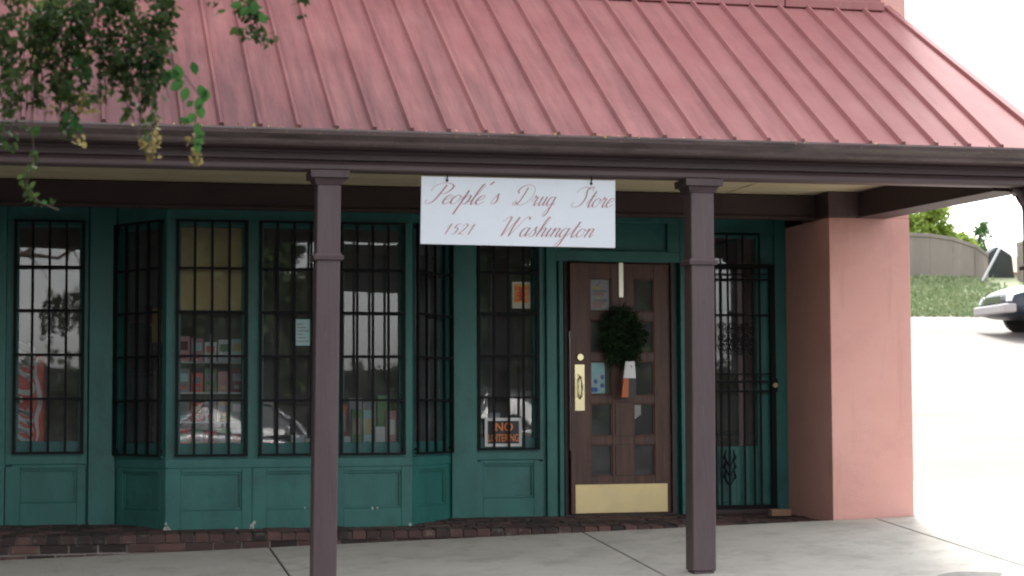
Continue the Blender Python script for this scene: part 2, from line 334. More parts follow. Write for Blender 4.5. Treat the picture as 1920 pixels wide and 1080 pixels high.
fbox(3.93, 3.965, 0, 2.62, .03); fbox(3.965, 4.05, 0, 2.62, -.012); fbox(4.05, 4.075, 0, 2.14, .045); fbox(4.075, 4.115, 0, 2.14, .0, .16); fbox(4.115, 4.15, 0, 2.14, .06, .16)
# over the door: frieze with a sunk panel
fbox(4.05, 5.14, 2.14, 2.235, -.006); fbox(4.05, 5.14, 2.475, 2.62, -.006); fbox(4.05, 4.17, 2.235, 2.475, -.006); fbox(5.03, 5.14, 2.235, 2.475, -.006); fbox(4.17, 5.03, 2.235, 2.475, .03)
fbox(5.06, 5.14, 0, 2.14, .09, .16); fbox(5.14, 5.28, 0, 2.62, -.01); fbox(5.28, 5.31, 0, 2.62, .02); fbox(5.31, 5.405, 0, 2.62, -.005)
fbox(5.405, 5.99, 2.41, 2.62); fbox(5.99, 6.095, 0, 2.62, -.012)
fr.build('shop_front', TEAL, store, bevel=.005)
def panel(T, u0, u1, z0, z1, pu0, pu1, pz0, pz1, name='panel'):
    m = MB(T); m.box(u0, pu0, 0, .08, z0, z1); m.box(pu1, u1, 0, .08, z0, z1); m.box(pu0, pu1, 0, .08, z0, pz0); m.box(pu0, pu1, 0, .08, pz1, z1)
    m.box(pu0, pu1, .026, .08, pz0, pz1)
    q = .018   # bed moulding round the sunk field
    m.box(pu0, pu1, .010, .026, pz1-q, pz1); m.box(pu0, pu1, .010, .026, pz0, pz0+q); m.box(pu0, pu0+q, .010, .026, pz0+q, pz1-q); m.box(pu1-q, pu1, .010, .026, pz0+q, pz1-q)
    return m.build(name, TEAL, store, bevel=.004)
I0 = Matrix.Identity(4)
panel(I0, -.415, .205, 0, .48, -.30, .135, .178, .446)
panel(I0, 3.365, 3.93, 0, .48, 3.42, 3.85, .165, .446)
def window(T, w, z0, z1, bars, cols, arc=0.):
    f = MB(T); c = .02; s2 = .018
    f.box(0, w, -.012, .05, z0-.03, z0); f.box(0, c, .0, .09, z0, z1); f.box(w-c, w, .0, .09, z0, z1); f.box(c, w-c, .0, .09, z1-c, z1)
    f.box(c, w-c, .03, .09, z0, z0+.088); f.box(c, c+s2, .03, .09, z0+.088, z1-c); f.box(w-c-s2, w-c, .03, .09, z0+.088, z1-c); f.box(c+s2, w-c-s2, .03, .09, z1-c-.03, z1-c)
    win = f.build('window', TEALD, store, bevel=.003)
    g_ = MB(T); g_.quad((c+s2, .062, z0+.088), (w-c-s2, .062, z0+.088), (w-c-s2, .062, z1-c-.03), (c+s2, .062, z1-c-.03)); g_.build('glass', GLASS, win)
    b = MB(T); e = .018; b0 = -.034
    b.box(-.006, w+.006, b0-.006, b0+.006, z0-.012, z0+.006); b.box(-.006, w+.006, b0-.006, b0+.006, z1-.014, z1+.004)
    for k in range(cols+1):
        u = .008+(w-.016)*k/cols; t = .0095 if 0 < k < cols else .012; b.box(u-t, u+t, b0-.0095, b0+.0095, z0-.004, z1-.002)
    for zz in bars: b.box(0, w, b0-.013, b0+.013, zz-.009, zz+.009)
    for zz in (z0+.02, z1-.03):
        for u in (.01, w-.02): b.box(u, u+.012, b0+.009, -.001, zz, zz+.02)
    b.build('security_bars', IRON, win)
    return win
BZ = [.997, 1.345, 1.695, 2.041]
window(xf(-.360, 0, 0), .540, .575, 2.41, BZ, 4)
window(xf(3.372, 0, 0), .522, .575, 2.41, BZ, 4)
# bay
BX0, BX1, BY, ZB0, ZB1 = .795, 2.715, -.60, -.034, 2.46
BB = [.975, 1.318, 1.66, 2.0]
bay = B()
for a, b_ in ((BX0+.002, .868), (1.416, 1.508), (2.052, 2.142), (2.656, BX1-.002)): bay.box(a, b_, BY+.001, BY+.09, .46, 2.38)
bay.box(BX0+.002, BX1-.002, BY-.004, BY+.09, 2.38, ZB1+.06); bay.box(BX0+.002, BX1-.002, BY-.008, BY+.09, .455, .525)
bay.box(1.457, 1.463, BY-.004, BY+.01, ZB0+.01, .455)
bay.build('bay_frame', TEAL, store, bevel=.004)
TB = xf(0, BY, 0)
for u0, u1, p0, p1 in ((BX0+.002, 1.457, .908, 1.378), (1.463, 2.10, 1.57, 2.035), (2.10, BX1-.002, 2.172, 2.63)): panel(TB, u0, u1, ZB0, .455, p0, p1, .128, .42)
for u in (.868, 1.508, 2.142): window(xf(u, BY, 0), .548 if u < 1 else (.544 if u < 2 else .514), .556, 2.375, BB, 4)
aL = math.atan2(BY, BX0-.425); lL = math.hypot(BY, BX0-.425); TL = xf(.425, 0, aL)
aR = math.atan2(-BY, 3.15-BX1); lR = math.hypot(-BY, 3.15-BX1); TR = xf(BX1, BY, aR)
for T_, l_ in ((TL, lL), (TR, lR)):
    c_ = MB(T_); c_.box(0, .035, .001, .07, .46, 2.38); c_.box(l_-.035, l_, .001, .07, .46, 2.38); c_.box(0, l_, -.004, .08, 2.38, ZB1+.06); c_.box(0, l_, -.006, .08, .455, .525)
    c_.build('bay_side_frame', TEAL, store, bevel=.003)
    panel(T_, 0, l_, ZB0, .455, .12, l_-.1, .128, .42)
    window(Matrix(T_) @ Matrix.Translation((.035, 0, 0)), l_-.07, .556, 2.375, BB, 4)
ch_ = B()
for cx, cz, r_ in ((.80, -.012, .022), (.815, .0, .012), (.80, .03, .009), (.83, -.02, .012), (1.46, .0, .018), (1.475, .03, .012), (1.45, -.02, .014), (2.70, -.005, .012), (1.34, -.018, .012), (1.87, .135, .008), (2.40, .128, .010), (2.44, .13, .007), (1.28, -.024, .010)):
    pts = [(cx+r_*random.uniform(.6, 1.2)*math.cos(t), cz+r_*random.uniform(.8, 1.6)*math.sin(t)) for t in [2*math.pi*k/9 for k in range(9)]]
    ch_.prism_y([(a, max(b_, ZB0+.001)) for a, b_ in pts], BY-.0035, BY+.003)
ch_.build('chipped_paint', plain('bare_chipped_primer', (.42, .42, .40), .8), store)
sh = B(); sh.hexa([(.46, .09, .50), (.83, -.54, .50), (2.68, -.54, .50), (3.11, .09, .50)], [(.46, .09, .54), (.83, -.54, .54), (2.68, -.54, .54), (3.11, .09, .54)])
sh.build('bay_shelf', TEALD, store)
# white wood strips standing inside the left cant (sash edges)
# header, ceiling, beams
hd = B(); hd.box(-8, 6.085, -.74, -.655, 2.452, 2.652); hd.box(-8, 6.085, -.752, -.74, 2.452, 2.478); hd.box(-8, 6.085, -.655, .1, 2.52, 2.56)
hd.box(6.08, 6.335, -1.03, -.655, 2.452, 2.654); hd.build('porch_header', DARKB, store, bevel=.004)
hc = B(); hc.box(6.075, 6.34, -1.045, -1.031, 2.452, 2.654); hc.build('beam_end_lit_face', BROWN, store, bevel=.003)  # lighter brown skin: lit front of the dark beam put into colour
cl = B()
for k in range(14):
    y0 = -3.04+.17*k
    cl.box(-8, 6.5, y0+.003, y0+.166, 2.658+random.uniform(0, .002), 2.675)
cl.box(-8, 6.6, -3.06, -.66, 2.677, 2.70)
for xx in (.78, 2.02, 4.05, 5.3): cl.box(xx, xx+.008, -3.03, -.75, 2.654, 2.658)
cl.build('porch_ceiling', SOFF, store)
bm = B()
bm.box(-8, 6.86, -3.19, -3.04, 2.468, 2.64)                      # front beam
bm.prism_x([(-3.19, 2.462), (-3.21, 2.462), (-3.225, 2.472), (-3.225, 2.50), (-3.205, 2.522), (-3.19, 2.53)][::-1], -8, 6.87)
bm.box(-8, 6.86, -3.215, -3.19, 2.533, 2.60); bm.box(-8, 6.865, -3.235, -3.215, 2.575, 2.60)
bm.box(-8, 6.86, -3.33, -3.19, 2.60, 2.66)
bm.build('porch_beam', BROWNH, store, bevel=.003)
sb = B(); sb.hexa([(6.33, -1.0, 2.445), (6.53, -3.04, 2.445), (6.80, -3.04, 2.445), (6.60, -1.0, 2.445)][::1], [(6.33, -1.0, 2.655), (6.53, -3.04, 2.655), (6.80, -3.04, 2.655), (6.60, -1.0, 2.655)])
sb.build('side_beam', DARKB, store, bevel=.004)
gt = B()
prof = [(-3.335, 2.60), (-3.40, 2.60), (-3.415, 2.615), (-3.42, 2.635), (-3.44, 2.65), (-3.462, 2.665), (-3.468, 2.69), (-3.462, 2.703), (-3.452, 2.703), (-3.455, 2.67), (-3.405, 2.64), (-3.40, 2.612), (-3.345, 2.612), (-3.345, 2.70), (-3.335, 2.70)]
gt.prism_x(prof, -8, 6.9); gt.build('gutter', GUT, store)
# roof
YE, ZE, YW, ZW = -3.43, 2.705, -1.0, 4.19; sl = (ZW-ZE)/(YW-YE)
def rz_(y): return ZE+sl*(y-YE)
rf = B()
rf.hexa([(-8, YE, ZE-.02), (6.86, YE, ZE-.02), (6.64, YW, ZW-.02), (-8, YW, ZW-.02)], [(-8, YE, ZE), (6.86, YE, ZE), (6.64, YW, ZW), (-8, YW, ZW)])
nrm = Vector((0, -sl, 1)).normalized()
def rib(x, x2=None, w=.021, h=.032, ext=0.):
    x2 = x if x2 is None else x2
    a = Vector((x, YE-ext, rz_(YE-ext))); b = Vector((x2, YW, ZW)); d = Vector((1, 0, 0))
    P = []
    for q in (a, b): P += [q-d*w, q-d*w*.45+nrm*h, q+d*w*.45+nrm*h, q+d*w]
    rf.add(P, [(0, 1, 5, 4), (1, 2, 6, 5), (2, 3, 7, 6), (3, 2, 1, 0), (4, 5, 6, 7)])
k = 0; x = .987-.2458*30
while x < 6.62:
    rib(x, ext=.012); x += .2458
rk = B(); 
rk.hexa([(6.80, YE-.02, ZE-.05), (6.875, YE-.02, ZE-.05), (6.66, YW, ZW-.05), (6.60, YW, ZW-.05)], [(6.80, YE-.02, ZE+.03), (6.875, YE-.02, ZE+.03), (6.66, YW, ZW+.03), (6.60, YW, ZW+.03)])
rk.build('rake_trim', ROOF, store, bevel=.008)
fl = B(); fl.box(-8, 5.70, YW-.10, YW-.003, ZW-.04, ZW+.03); fl.box(5.71, 6.57, YW-.10, YW-.003, ZW-.04, ZW+.03); fl.box(-8, 6.57, YW-.03, YW-.003, ZW+.03, ZW+.1)
fl.build('roof_flashing', ROOF, store, bevel=.006)
rc = rf; rc.m = 1      # black foam closures under the rib ends
x = .987-.2458*30
while x < 6.7:
    rc.box(x-.014, x+.014, YE-.016, YE+.02, ZE-.012, ZE+.018); x += .2458
rc.build('metal_roof', [ROOF, IRON], store)
ge = B(); ge.add([(6.78, -3.32, 2.66), (6.6, -1.0, 2.66), (6.6, -1.0, 4.10), (6.78, -3.32, 2.70)], [(0, 1, 2, 3), (3, 2, 1, 0)]); ge.build('gable_infill', PINK, store)
# pink walls; their unseen upper part is raised to shade the roof
pw = B(); pw.box(6.095, 6.80, -1.0, .25, -.4, 2.45); pw.box(6.45, 6.797, .25, 2.1, -.4, 7.4); pw.box(6.45, 6.797, 4.05, 9.3, -.4, 7.4); pw.box(6.45, 6.797, 2.1, 4.05, -.4, .62); pw.box(6.45, 6.797, 2.1, 4.05, 2.62, 7.4); pw.box(-8, 6.80, -.995, -.75, 4.0, 7.4); pw.box(6.35, 6.80, -1.0, .25, 2.45, 7.4)
pw.box(-8, 6.45, 9.05, 9.3, -.4, 7.4); pw.box(-8, -7.75, .1, 9.05, -.4, 7.4)
pw.build('pink_wall', PINK, store, bevel=.006)
fr2 = B(); fr2.box(-7.75, 6.45, -.75, 9.05, 4.6, 4.8); fr2.build('flat_roof', GRYP, store)
# posts
def post(x, wd, lean=0., cap=.045, y=-3.19, name='porch_post'):
    m = B(); zb = z(x, y)-.01; z1_ = 2.462; h = wd/2; yc = y+h
    bx, tx = x-lean/2, x+lean/2
    def sec(zz, hh): c = bx+(tx-bx)*(zz-zb)/(z1_-zb); return [(c-hh, yc-hh, zz), (c+hh, yc-hh, zz), (c+hh, yc+hh, zz), (c-hh, yc+hh, zz)]
    m.hexa(sec(zb+.03, h), sec(z1_, h)); m.hexa(sec(zb-.05, h-.01), sec(zb+.03, h-.01))
    o = m.build(name, BROWN, store, bevel=.008)
    n_ = B(); n_.hexa(sec(1.875, h+.018), sec(1.905, h+.022)); n_.hexa(sec(1.905, h+.012), sec(1.92, h+.006)); n_.build('neck_band', BROWN, o, bevel=.003)
    c_ = B(); c_.hexa(sec(2.37, h+.008), sec(2.415, h+.028)); c_.hexa(sec(2.415, h+.048), sec(2.463, h+.052)); c_.build('capital', BROWN, o, bevel=.003)
    return o
post(1.697, .158, .03); post(4.278, .166, .012); p3 = post(6.825, .15); post(-.93, .158)
br = B(); br.prism_y([(6.63, 2.46), (6.745, 2.46), (6.745, 2.24), (6.73, 2.28), (6.72, 2.33), (6.69, 2.37), (6.67, 2.41), (6.63, 2.43)][::-1], -3.14, -3.09); br.build('scroll_bracket', BROWN, p3)
# entrance door, hinged on its right, standing slightly open
HX, HY = 5.055, .03; DW = .90; TD = Matrix.Translation((HX, HY, 0)) @ Matrix.Rotation(R(5.5), 4, 'Z') @ Matrix.Translation((-DW, 0, 0))
dz0, dz1 = .022, 2.125
rows = [(.335, .60), (.67, .945), (1.01, 1.30), (1.37, 1.645), (1.715, 2.0)]; cw = [(.175, .37), (.565, .755)]
d = MB(TD); d.box(0, cw[0][0], 0, .045, dz0, dz1); d.box(cw[1][1], DW, 0, .045, dz0, dz1); d.box(cw[0][1], cw[1][0], 0.001, .044, dz0, dz1)
zs = [dz0]+[q for rr in rows for q in rr]+[dz1]
for i in range(0, len(zs), 2):
    for a, b_ in cw: d.box(a, b_, .002, .043, zs[i], zs[i+1])
for a, b_ in cw:
    for z0_, z1_ in rows:
        q = .012
        d.box(a, b_, .008, .03, z0_, z0_+q); d.box(a, b_, .008, .03, z1_-q, z1_); d.box(a, a+q, .008, .03, z0_+q, z1_-q); d.box(b_-q, b_, .008, .03, z0_+q, z1_-q)
d.box(.395, .54, -.006, .001, .34, .60); d.box(.395, .54, -.006, .001, .67, .95)   # raised fields on the middle stile
door = d.build('door', WOOD, store, bevel=.003)
for a, b_ in cw:
    for z0_, z1_ in rows:
        gp = MB(TD); gp.quad((a, .022, z0_), (b_, .022, z0_), (b_, .022, z1_), (a, .022, z1_)); gp.build('glass_pane', GLASS, door)
kp = MB(TD); kp.box(.035, .865, -.004, 0, .03, .268); kp.build('kick_plate', BRASS, door, bevel=.0015)
hp = MB(TD); hp.box(.035, .12, -.006, 0, .885, 1.27)
hp.tube([(.078, -.006, 1.17), (.078, -.045, 1.15), (.078, -.062, 1.08), (.078, -.045, 1.01), (.078, -.006, .99)], .011); hp.box(.068, .088, -.03, -.006, 1.175, 1.195)
hp.build('handle_plate', BRASSB, door)
dl = MB(TD); dl.disc_y(.08, 1.332, .027, -.022, 0); dl.build('deadbolt', BRASSB, door)
ed = MB(TD); ed.box(-.004, 0, .008, .038, .55, 1.55); ed.build('edge_plate', CHROME, door)
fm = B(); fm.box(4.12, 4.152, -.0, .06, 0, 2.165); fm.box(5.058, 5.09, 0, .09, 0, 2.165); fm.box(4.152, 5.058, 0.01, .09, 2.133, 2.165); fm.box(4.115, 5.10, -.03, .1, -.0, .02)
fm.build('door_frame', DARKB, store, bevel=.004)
# side door behind an iron gate
sdv = B()
sdv.box(5.405, 5.445, .02, .07, .03, 2.41); sdv.box(5.83, 5.99, .02, .07, .03, 2.41); sdv.box(5.445, 5.83, .02, .07, .03, .575); sdv.box(5.445, 5.83, .021, .07, 2.36, 2.41)
for xx in (5.50, 5.62, 5.74): sdv.box(xx+.01, xx+.1, .012, .02, .1, .5)
sdr = sdv.build('side_door', TEAL, store, bevel=.003)
q_ = B(); q_.quad((5.445, .045, .575), (5.83, .045, .575), (5.83, .045, 2.36), (5.445, .045, 2.36)); q_.build('glass', GLASS, sdr)
ga = B(); Y0, Y1 = -.055, -.035
for xx in (5.418, 5.952): ga.box(xx-.022, xx+.022, Y0-.005, Y1+.005, .05, 2.125)
for zz, t in ((.065, .016), (2.115, .018), (1.696, .007), (2.00, .007), (1.126, .008), (1.044, .008), (1.19, .005), (2.045, .005)): ga.box(5.43, 5.94, Y0, Y1, zz-t, zz+t)
for xx in (5.553, 5.69, 5.778, 5.838, 5.483): ga.box(xx-.008, xx+.008, Y0+.003, Y1-.003, .07, 2.10)
ga.tube([(5.43, -.045, 2.16), (5.43, -.045, 2.39), (5.84, -.045, 2.39), (5.84, -.045, 2.13)], .011)
for xx in (5.55, 5.69): ga.box(xx-.007, xx+.007, Y0+.003, Y1-.003, 2.13, 2.39)
def scroll(cx, cz, s, flip=1, turns=1.4):
    pts = []
    for i in range(26):
        t = i/25*turns*2*math.pi; rr = s*(1-.72*i/25); pts.append((cx+flip*rr*math.cos(t), -.045, cz+rr*math.sin(t)))
    ga.tube(pts, .005, 6)
for xx in (5.52, 5.62, 5.73):
    for zz in (1.60, 1.50, 1.42): scroll(xx-.03, zz, .035); scroll(xx+.03, zz-.04, .035, -1)
for s_ in (-1, 1):
    for zz in (.34, .42, .5): ga.tube([(5.553, -.045, zz-.1), (5.553+s_*.05, -.045, zz-.02), (5.553+s_*.03, -.045, zz+.05)], [.006, .011, .003], 6)
gate = ga.build('security_gate', IRON, store)
gl_ = B(); gl_.box(5.93, 5.985, -.075, -.03, 1.04, 1.15); gl_.build('lock_box', IRON, gate, bevel=.003)
gk = B(); gk.disc_y(5.948, 1.095, .022, -.115, -.075); gk.build('lock_knob', BRASSB, gate)
ds = B(); ds.box(5.40, 6.0, -.06, .07, 0.0, .045); ds.build('door_sill', DARKB, store, bevel=.004)
# the room inside
rm = B(); rm.box(-7.7, 6.44, .42, 9.0, -.02, .02); rm.m = 1; rm.box(-7.7, 6.44, 6.5, 6.6, 0, 2.9); rm.box(-7.7, 6.44, .12, 9, 2.7, 2.76); rm.box(6.40, 6.445, .26, 2.1, 0, 2.7); rm.box(6.40, 6.445, 4.05, 6.5, 0, 2.7); rm.box(-2.2, -2.1, .1, 6.5, 0, 2.8)
rm.build('store_room', [ROOMF, ROOMW], store)

# ------------------------------------------------------------------ script lettering drawn stroke by stroke
GL = {
 'P': ([[(.62, 2.05), (.55, 1.2), (.38, .3), (.05, -.02), (-.25, .15), (-.2, .42)], [(-.35, 1.35), (-.3, 1.85), (.1, 2.2), (.75, 2.25), (1.25, 1.95), (1.2, 1.45), (.85, 1.1), (.5, 1.15)]], 1.2),
 'D': ([[(.55, 1.95), (.5, 1.2), (.35, .4), (.05, .05), (-.25, .1), (-.1, .4), (.3, .1), (.75, .05), (1.3, .5), (1.5, 1.2), (1.3, 1.9), (.7, 2.25), (.0, 2.1), (-.3, 1.6), (-.1, 1.3)]], 1.6),
 'S': ([[(-.3, 1.5), (-.2, 1.9), (.3, 2.2), (.9, 2.0), (1.25, 2.25)], [(1.2, 1.75), (1.15, 2.15), (.85, 2.2), (.65, 1.8), (.8, 1.3), (.85, .7), (.6, .1), (.1, -.05), (-.25, .2), (-.1, .5)]], 1.25),
 'W': ([[(-.25, 1.6), (0, 2.1), (.3, 2.15), (.35, 1.4), (.35, 0)], [(.35, 0), (.7, .9), (1.1, 2.15)], [(1.1, 2.15), (1.0, 1.1), (1.05, 0)], [(1.05, 0), (1.4, 1.0), (1.7, 2.0), (2.0, 2.2), (2.15, 1.9)]], 2.0),
 'C': ([[(1.2, 1.7), (1.25, 2.1), (.9, 2.2), (.4, 1.7), (.15, .9), (.35, .15), (.8, 0), (1.25, .4)]], 1.3),
 'e': ([[(0, .42), (.32, .55), (.5, .82), (.36, 1), (.12, .85), (.0, .42), (.1, .08), (.32, 0), (.68, .35)]], .66),
 'o': ([[(.42, .98), (.15, .88), (0, .5), (.08, .1), (.28, 0), (.5, .15), (.58, .5), (.5, .88), (.36, 1.0)], [(.5, .88), (.7, .75)]], .72),
 'p': ([[(0, .45), (.22, 1.1), (.22, 1.5), (.2, .4), (.16, -1.1)], [(.2, .35), (.35, .85), (.52, 1), (.68, .85), (.68, .35), (.55, .02), (.38, .05), (.24, .2)], [(.6, .1), (.85, .35)]], .88),
 'l': ([[(0, .3), (.28, 1.2), (.38, 2.0), (.28, 2.25), (.17, 1.9), (.14, .6), (.2, .05), (.33, 0), (.55, .35)]], .52),
 's': ([[(0, .2), (.3, 1.1), (.36, .8), (.5, .45), (.42, .08), (.15, 0), (0, .18)]], .66),
 'r': ([[(0, .4), (.18, 1.1), (.22, .88), (.46, .95)], [(.46, .95), (.4, .5), (.42, .1), (.54, 0), (.76, .35)]], .74),
 'u': ([[(0, .7), (.14, 1), (.1, .3), (.18, 0), (.36, .1), (.56, .6), (.6, 1)], [(.6, 1), (.56, .3), (.64, 0), (.86, .35)]], .84),
 'g': ([[(.55, .85), (.32, 1), (.08, .8), (0, .4), (.1, .05), (.28, 0), (.5, .35), (.6, 1)], [(.6, 1), (.56, 0), (.5, -.8), (.3, -1.15), (.12, -.95), (.3, -.45), (.84, .35)]], .84),
 't': ([[(0, .3), (.3, 1.1), (.38, 1.75)], [(.38, 1.75), (.3, .5), (.36, .03), (.5, 0), (.7, .35)], [(.1, 1.15), (.66, 1.2)]], .68),
 'a': ([[(.55, .85), (.32, 1), (.08, .8), (0, .4), (.1, .05), (.28, 0), (.5, .35), (.6, 1)], [(.6, 1), (.55, .3), (.63, 0), (.84, .35)]], .82),
 'h': ([[(0, .3), (.28, 1.2), (.38, 2.0), (.3, 2.25), (.18, 1.9), (.12, 1), (.08, 0)], [(.09, .3), (.3, .88), (.48, 1), (.58, .85), (.54, .3), (.62, 0), (.84, .35)]], .82),
 'i': ([[(0, .4), (.16, 1)], [(.16, 1), (.11, .3), (.18, 0), (.4, .35)], [(.22, 1.4), (.2, 1.5)]], .40),
 'n': ([[(0, .7), (.12, 1), (.16, .8), (.1, 0)], [(.12, .3), (.32, .88), (.5, 1), (.6, .85), (.56, .3), (.64, 0), (.86, .35)]], .84),
 "'": ([[(.2, 2.2), (.24, 2.1), (.1, 1.8)]], .5),
 '1': ([[(0, 1.1), (.3, 1.6)], [(.3, 1.6), (.27, .8), (.26, 0)]], .72),
 '5': ([[(.62, 1.62), (.2, 1.55)], [(.2, 1.55), (.1, .95), (.35, 1.02), (.55, .75), (.5, .2), (.22, 0), (0, .15)]], .82),
 '2': ([[(.05, 1.15), (.1, 1.5), (.35, 1.62), (.56, 1.35), (.45, .85), (.2, .35), (-.05, .02)], [(-.05, .02), (.15, .16), (.35, .02), (.62, .1)]], .88),
 'c': ([[(.5, .8), (.36, 1), (.12, .85), (.0, .42), (.1, .08), (.32, 0), (.62, .35)]], .62),
 '-': ([[(0, .7), (.4, .75)]], .5)}
def cat_rom(P, n=7):
    if len(P) == 2: return [tuple(P[0][k]+(P[1][k]-P[0][k])*i/4 for k in (0, 1)) for i in range(5)]
    Q = [P[0]]+list(P)+[P[-1]]; out = []
    for i in range(1, len(Q)-2):
        for j in range(n):
            t = j/n; a, b_, c_, d_ = Q[i-1], Q[i], Q[i+1], Q[i+2]
            out.append(tuple(.5*(2*b_[k]+(c_[k]-a[k])*t+(2*a[k]-5*b_[k]+4*c_[k]-d_[k])*t*t+(3*b_[k]-a[k]-3*c_[k]+d_[k])*t**3) for k in (0, 1)))
    out.append(P[-1]); return out
def script_word(mb, word, x0, x1, base, xh, slant=.52, wmin=.04, wmax=.155, y=0., thick=.002, put=None, gap=.0):
    tot = sum(GL[c][1]+gap for c in word); sx = (x1-x0)/(tot*xh); x = 0.
    put = put or (lambda a, b_, t: (x0+a*sx, y-t, base+b_))
    for ch in word:
        strokes, adv = GL[ch]
        for s_ in strokes:
            P = cat_rom([(x+px+slant*py, py) for px, py in s_]); L_, Rr = [], []
            for i, p in enumerate(P):
                a = P[max(i-1, 0)]; b_ = P[min(i+1, len(P)-1)]; dx, dy = b_[0]-a[0], b_[1]-a[1]; l_ = math.hypot(dx, dy) or 1
                down = max(0, abs(dy)/l_*1. if (dy < 0) else 0); wd = (wmin+(wmax-wmin)*down**2)/2
                if len(s_) == 2 and dy > 0: wd = wmin/2
                nx, ny = -dy/l_*wd, dx/l_*wd
                L_.append(((p[0]+nx)*xh, (p[1]+ny)*xh)); Rr.append(((p[0]-nx)*xh, (p[1]-ny)*xh))
            n = len(P)
            mb.add([put(a, b_, thick) for a, b_ in L_]+[put(a, b_, thick) for a, b_ in Rr], [(n+i, n+i+1, i+1, i) for i in range(n-1)])
        x += adv+gap

SX0, SX1, SZ0, SZ1, SY = 2.322, 3.660, 1.985, 2.440, -3.20
sign = empty('hanging_sign', (2.98, SY, SZ1), 'white board with faded red script lettering hanging under the porch beam', 'sign')
sg = B(); dzs = -.0
sg.hexa([(SX0-.006, SY, SZ0+.004), (SX1-.004, SY, SZ0-.004), (SX1-.004, SY+.018, SZ0-.004), (SX0-.006, SY+.018, SZ0+.004)], [(SX0+.002, SY, SZ1+.0), (SX1, SY, SZ1), (SX1, SY+.018, SZ1), (SX0+.002, SY+.018, SZ1)])
sg.build('board', WHITE, sign, bevel=.002)
U = (SX1-SX0)/1090.; fx = lambda p: SX0+(p-680)*U
lt = B(); ly = SY-.0002
script_word(lt, "People", fx(712), fx(1015), SZ1-148*U, .062, y=ly)
script_word(lt, "'", fx(1000), fx(1030), SZ1-120*U, .055, y=ly, wmax=.22)
script_word(lt, "s", fx(1060), fx(1098), SZ1-142*U, .062, y=ly)
script_word(lt, "Drug", fx(1195), fx(1420), SZ1-148*U, .062, y=ly, gap=.08)
script_word(lt, "Store", fx(1525), fx(1745), SZ1-150*U, .062, y=ly)
script_word(lt, "1521", fx(800), fx(965), SZ1-312*U, .044, y=ly, gap=.15)
script_word(lt, "Washington", fx(1100), fx(1635), SZ1-318*U, .060, y=ly, gap=.06)
lt.build('lettering', LETTER, sign)
for xx in (SX0+.175, SX1-.17):
    hk = B(); hk.tube([(xx, SY-.004, SZ1-.025), (xx, SY-.012, SZ1+.0), (xx, SY-.004, SZ1+.03), (xx, SY+.012, SZ1+.035)], .004, 6); hk.disc_y(xx, SZ1-.025, .009, SY-.006, SY, 10); hk.build('hook', IRON, sign)

# ------------------------------------------------------------------ papers and notices on the glass
def text_mesh(name, body, size, mtl, parent, loc, sx=1.):
    c = bpy.data.curves.new(name, 'FONT'); c.body = body; c.size = size; c.align_x = 'CENTER'; c.extrude = .0006; c.offset = .0012
    o = bpy.data.objects.new('tmp', c); COL.objects.link(o); dg = bpy.context.evaluated_depsgraph_get(); dg.update()
    me = bpy.data.meshes.new_from_object(o.evaluated_get(dg)); bpy.data.objects.remove(o)
    vs = np.zeros(len(me.vertices)*3); me.vertices.foreach_get('co', vs); vs = vs.reshape(-1, 3); off = world_loc(parent)
    nv = np.stack([vs[:, 0]*sx+loc[0]-off.x, -vs[:, 2]+loc[1]-off.y, vs[:, 1]+loc[2]-off.z], 1)
    me.vertices.foreach_set('co', nv.ravel()); me.materials.clear(); me.materials.append(mtl); me.update()
    t = bpy.data.objects.new(name, me); COL.objects.link(t); t.parent = parent; return t
nl = empty('warning_sign', (3.59, .012, .59), 'black notice with orange letters and white border in the narrow window', 'sign')
m = B(); yp = .012
m.box(3.438, 3.752, yp, yp+.004, .590, .828); m.m = 1; m.box(3.462, 3.728, yp-.003, yp, .615, .803); m.build('board', [WHTP, BLKP], nl)
text_mesh('lettering', 'NO', .098, ORNG, nl, (3.600, yp-.005, .720)); text_mesh('lettering', 'LOITERING', .088, ORNG, nl, (3.595, yp-.005, .632), .60)
po = empty('window_poster', (3.76, .05, 1.74), 'small cream poster with orange and red print high in the narrow window', 'poster')
m = B(); m.box(3.685, 3.842, .052, .054, 1.742, 1.966); m.m = 1; m.box(3.702, 3.826, .049, .052, 1.79, 1.945); m.m = 2
for i, (a, b_) in enumerate(((0, .05), (.07, .12))):
    for j, zz in enumerate((1.80, 1.85, 1.895)): m.box(3.706+a+.006*j % .01, 3.706+b_, .046, .049, zz, zz+.034)
m.m = 3; m.box(3.715, 3.80, .044, .046, 1.842, 1.85); m.box(3.745, 3.77, .044, .046, 1.81, 1.92); m.build('sheet', [plain('cream_paper', (.66, .65, .55), .7), YELP, ORNG, REDP], po)
bp2 = B(); bp2.box(1.795, 1.915, -.545, -.543, 1.405, 1.612); bp2.m = 1
for k in range(6): bp2.box(1.81, 1.90-.02*(k % 3), -.547, -.545, 1.435+.027*k, 1.443+.027*k)
bp2.build('paper_notice', [CYNP, GRYP], props=('pale blue paper taped inside the bay window beside the porch post', 'notice'))
def door_pt(u, v, zz): return TD @ Vector((u, v, zz))
m = MB(TD); m.box(.178, .362, .026, .028, 1.73, 1.995); m.m = 1
for k in range(9): m.box(.19+random.random()*.1, .24+random.random()*.11, .0235+.0002*k, .0257+.00002*k, 1.75+.026*k, 1.772+.026*k); m.m = 1+(k % 3)
m.build('paper_flyer', [plain('flyer_paper', (.55, .5, .55), .7), PNKP, GRYP, TANP], props=('pinkish flyer behind the top left pane of the wooden door', 'flyer'))
m = MB(TD); m.box(.180, .315, .026, .028, 1.03, 1.29); m.m = 1
for k in range(8): m.disc_y(.20+.03*(k % 4), 1.06+.035*(k//2), .018+.006*random.random(), .0235, .0258, 10); m.m = 1+(k % 2)
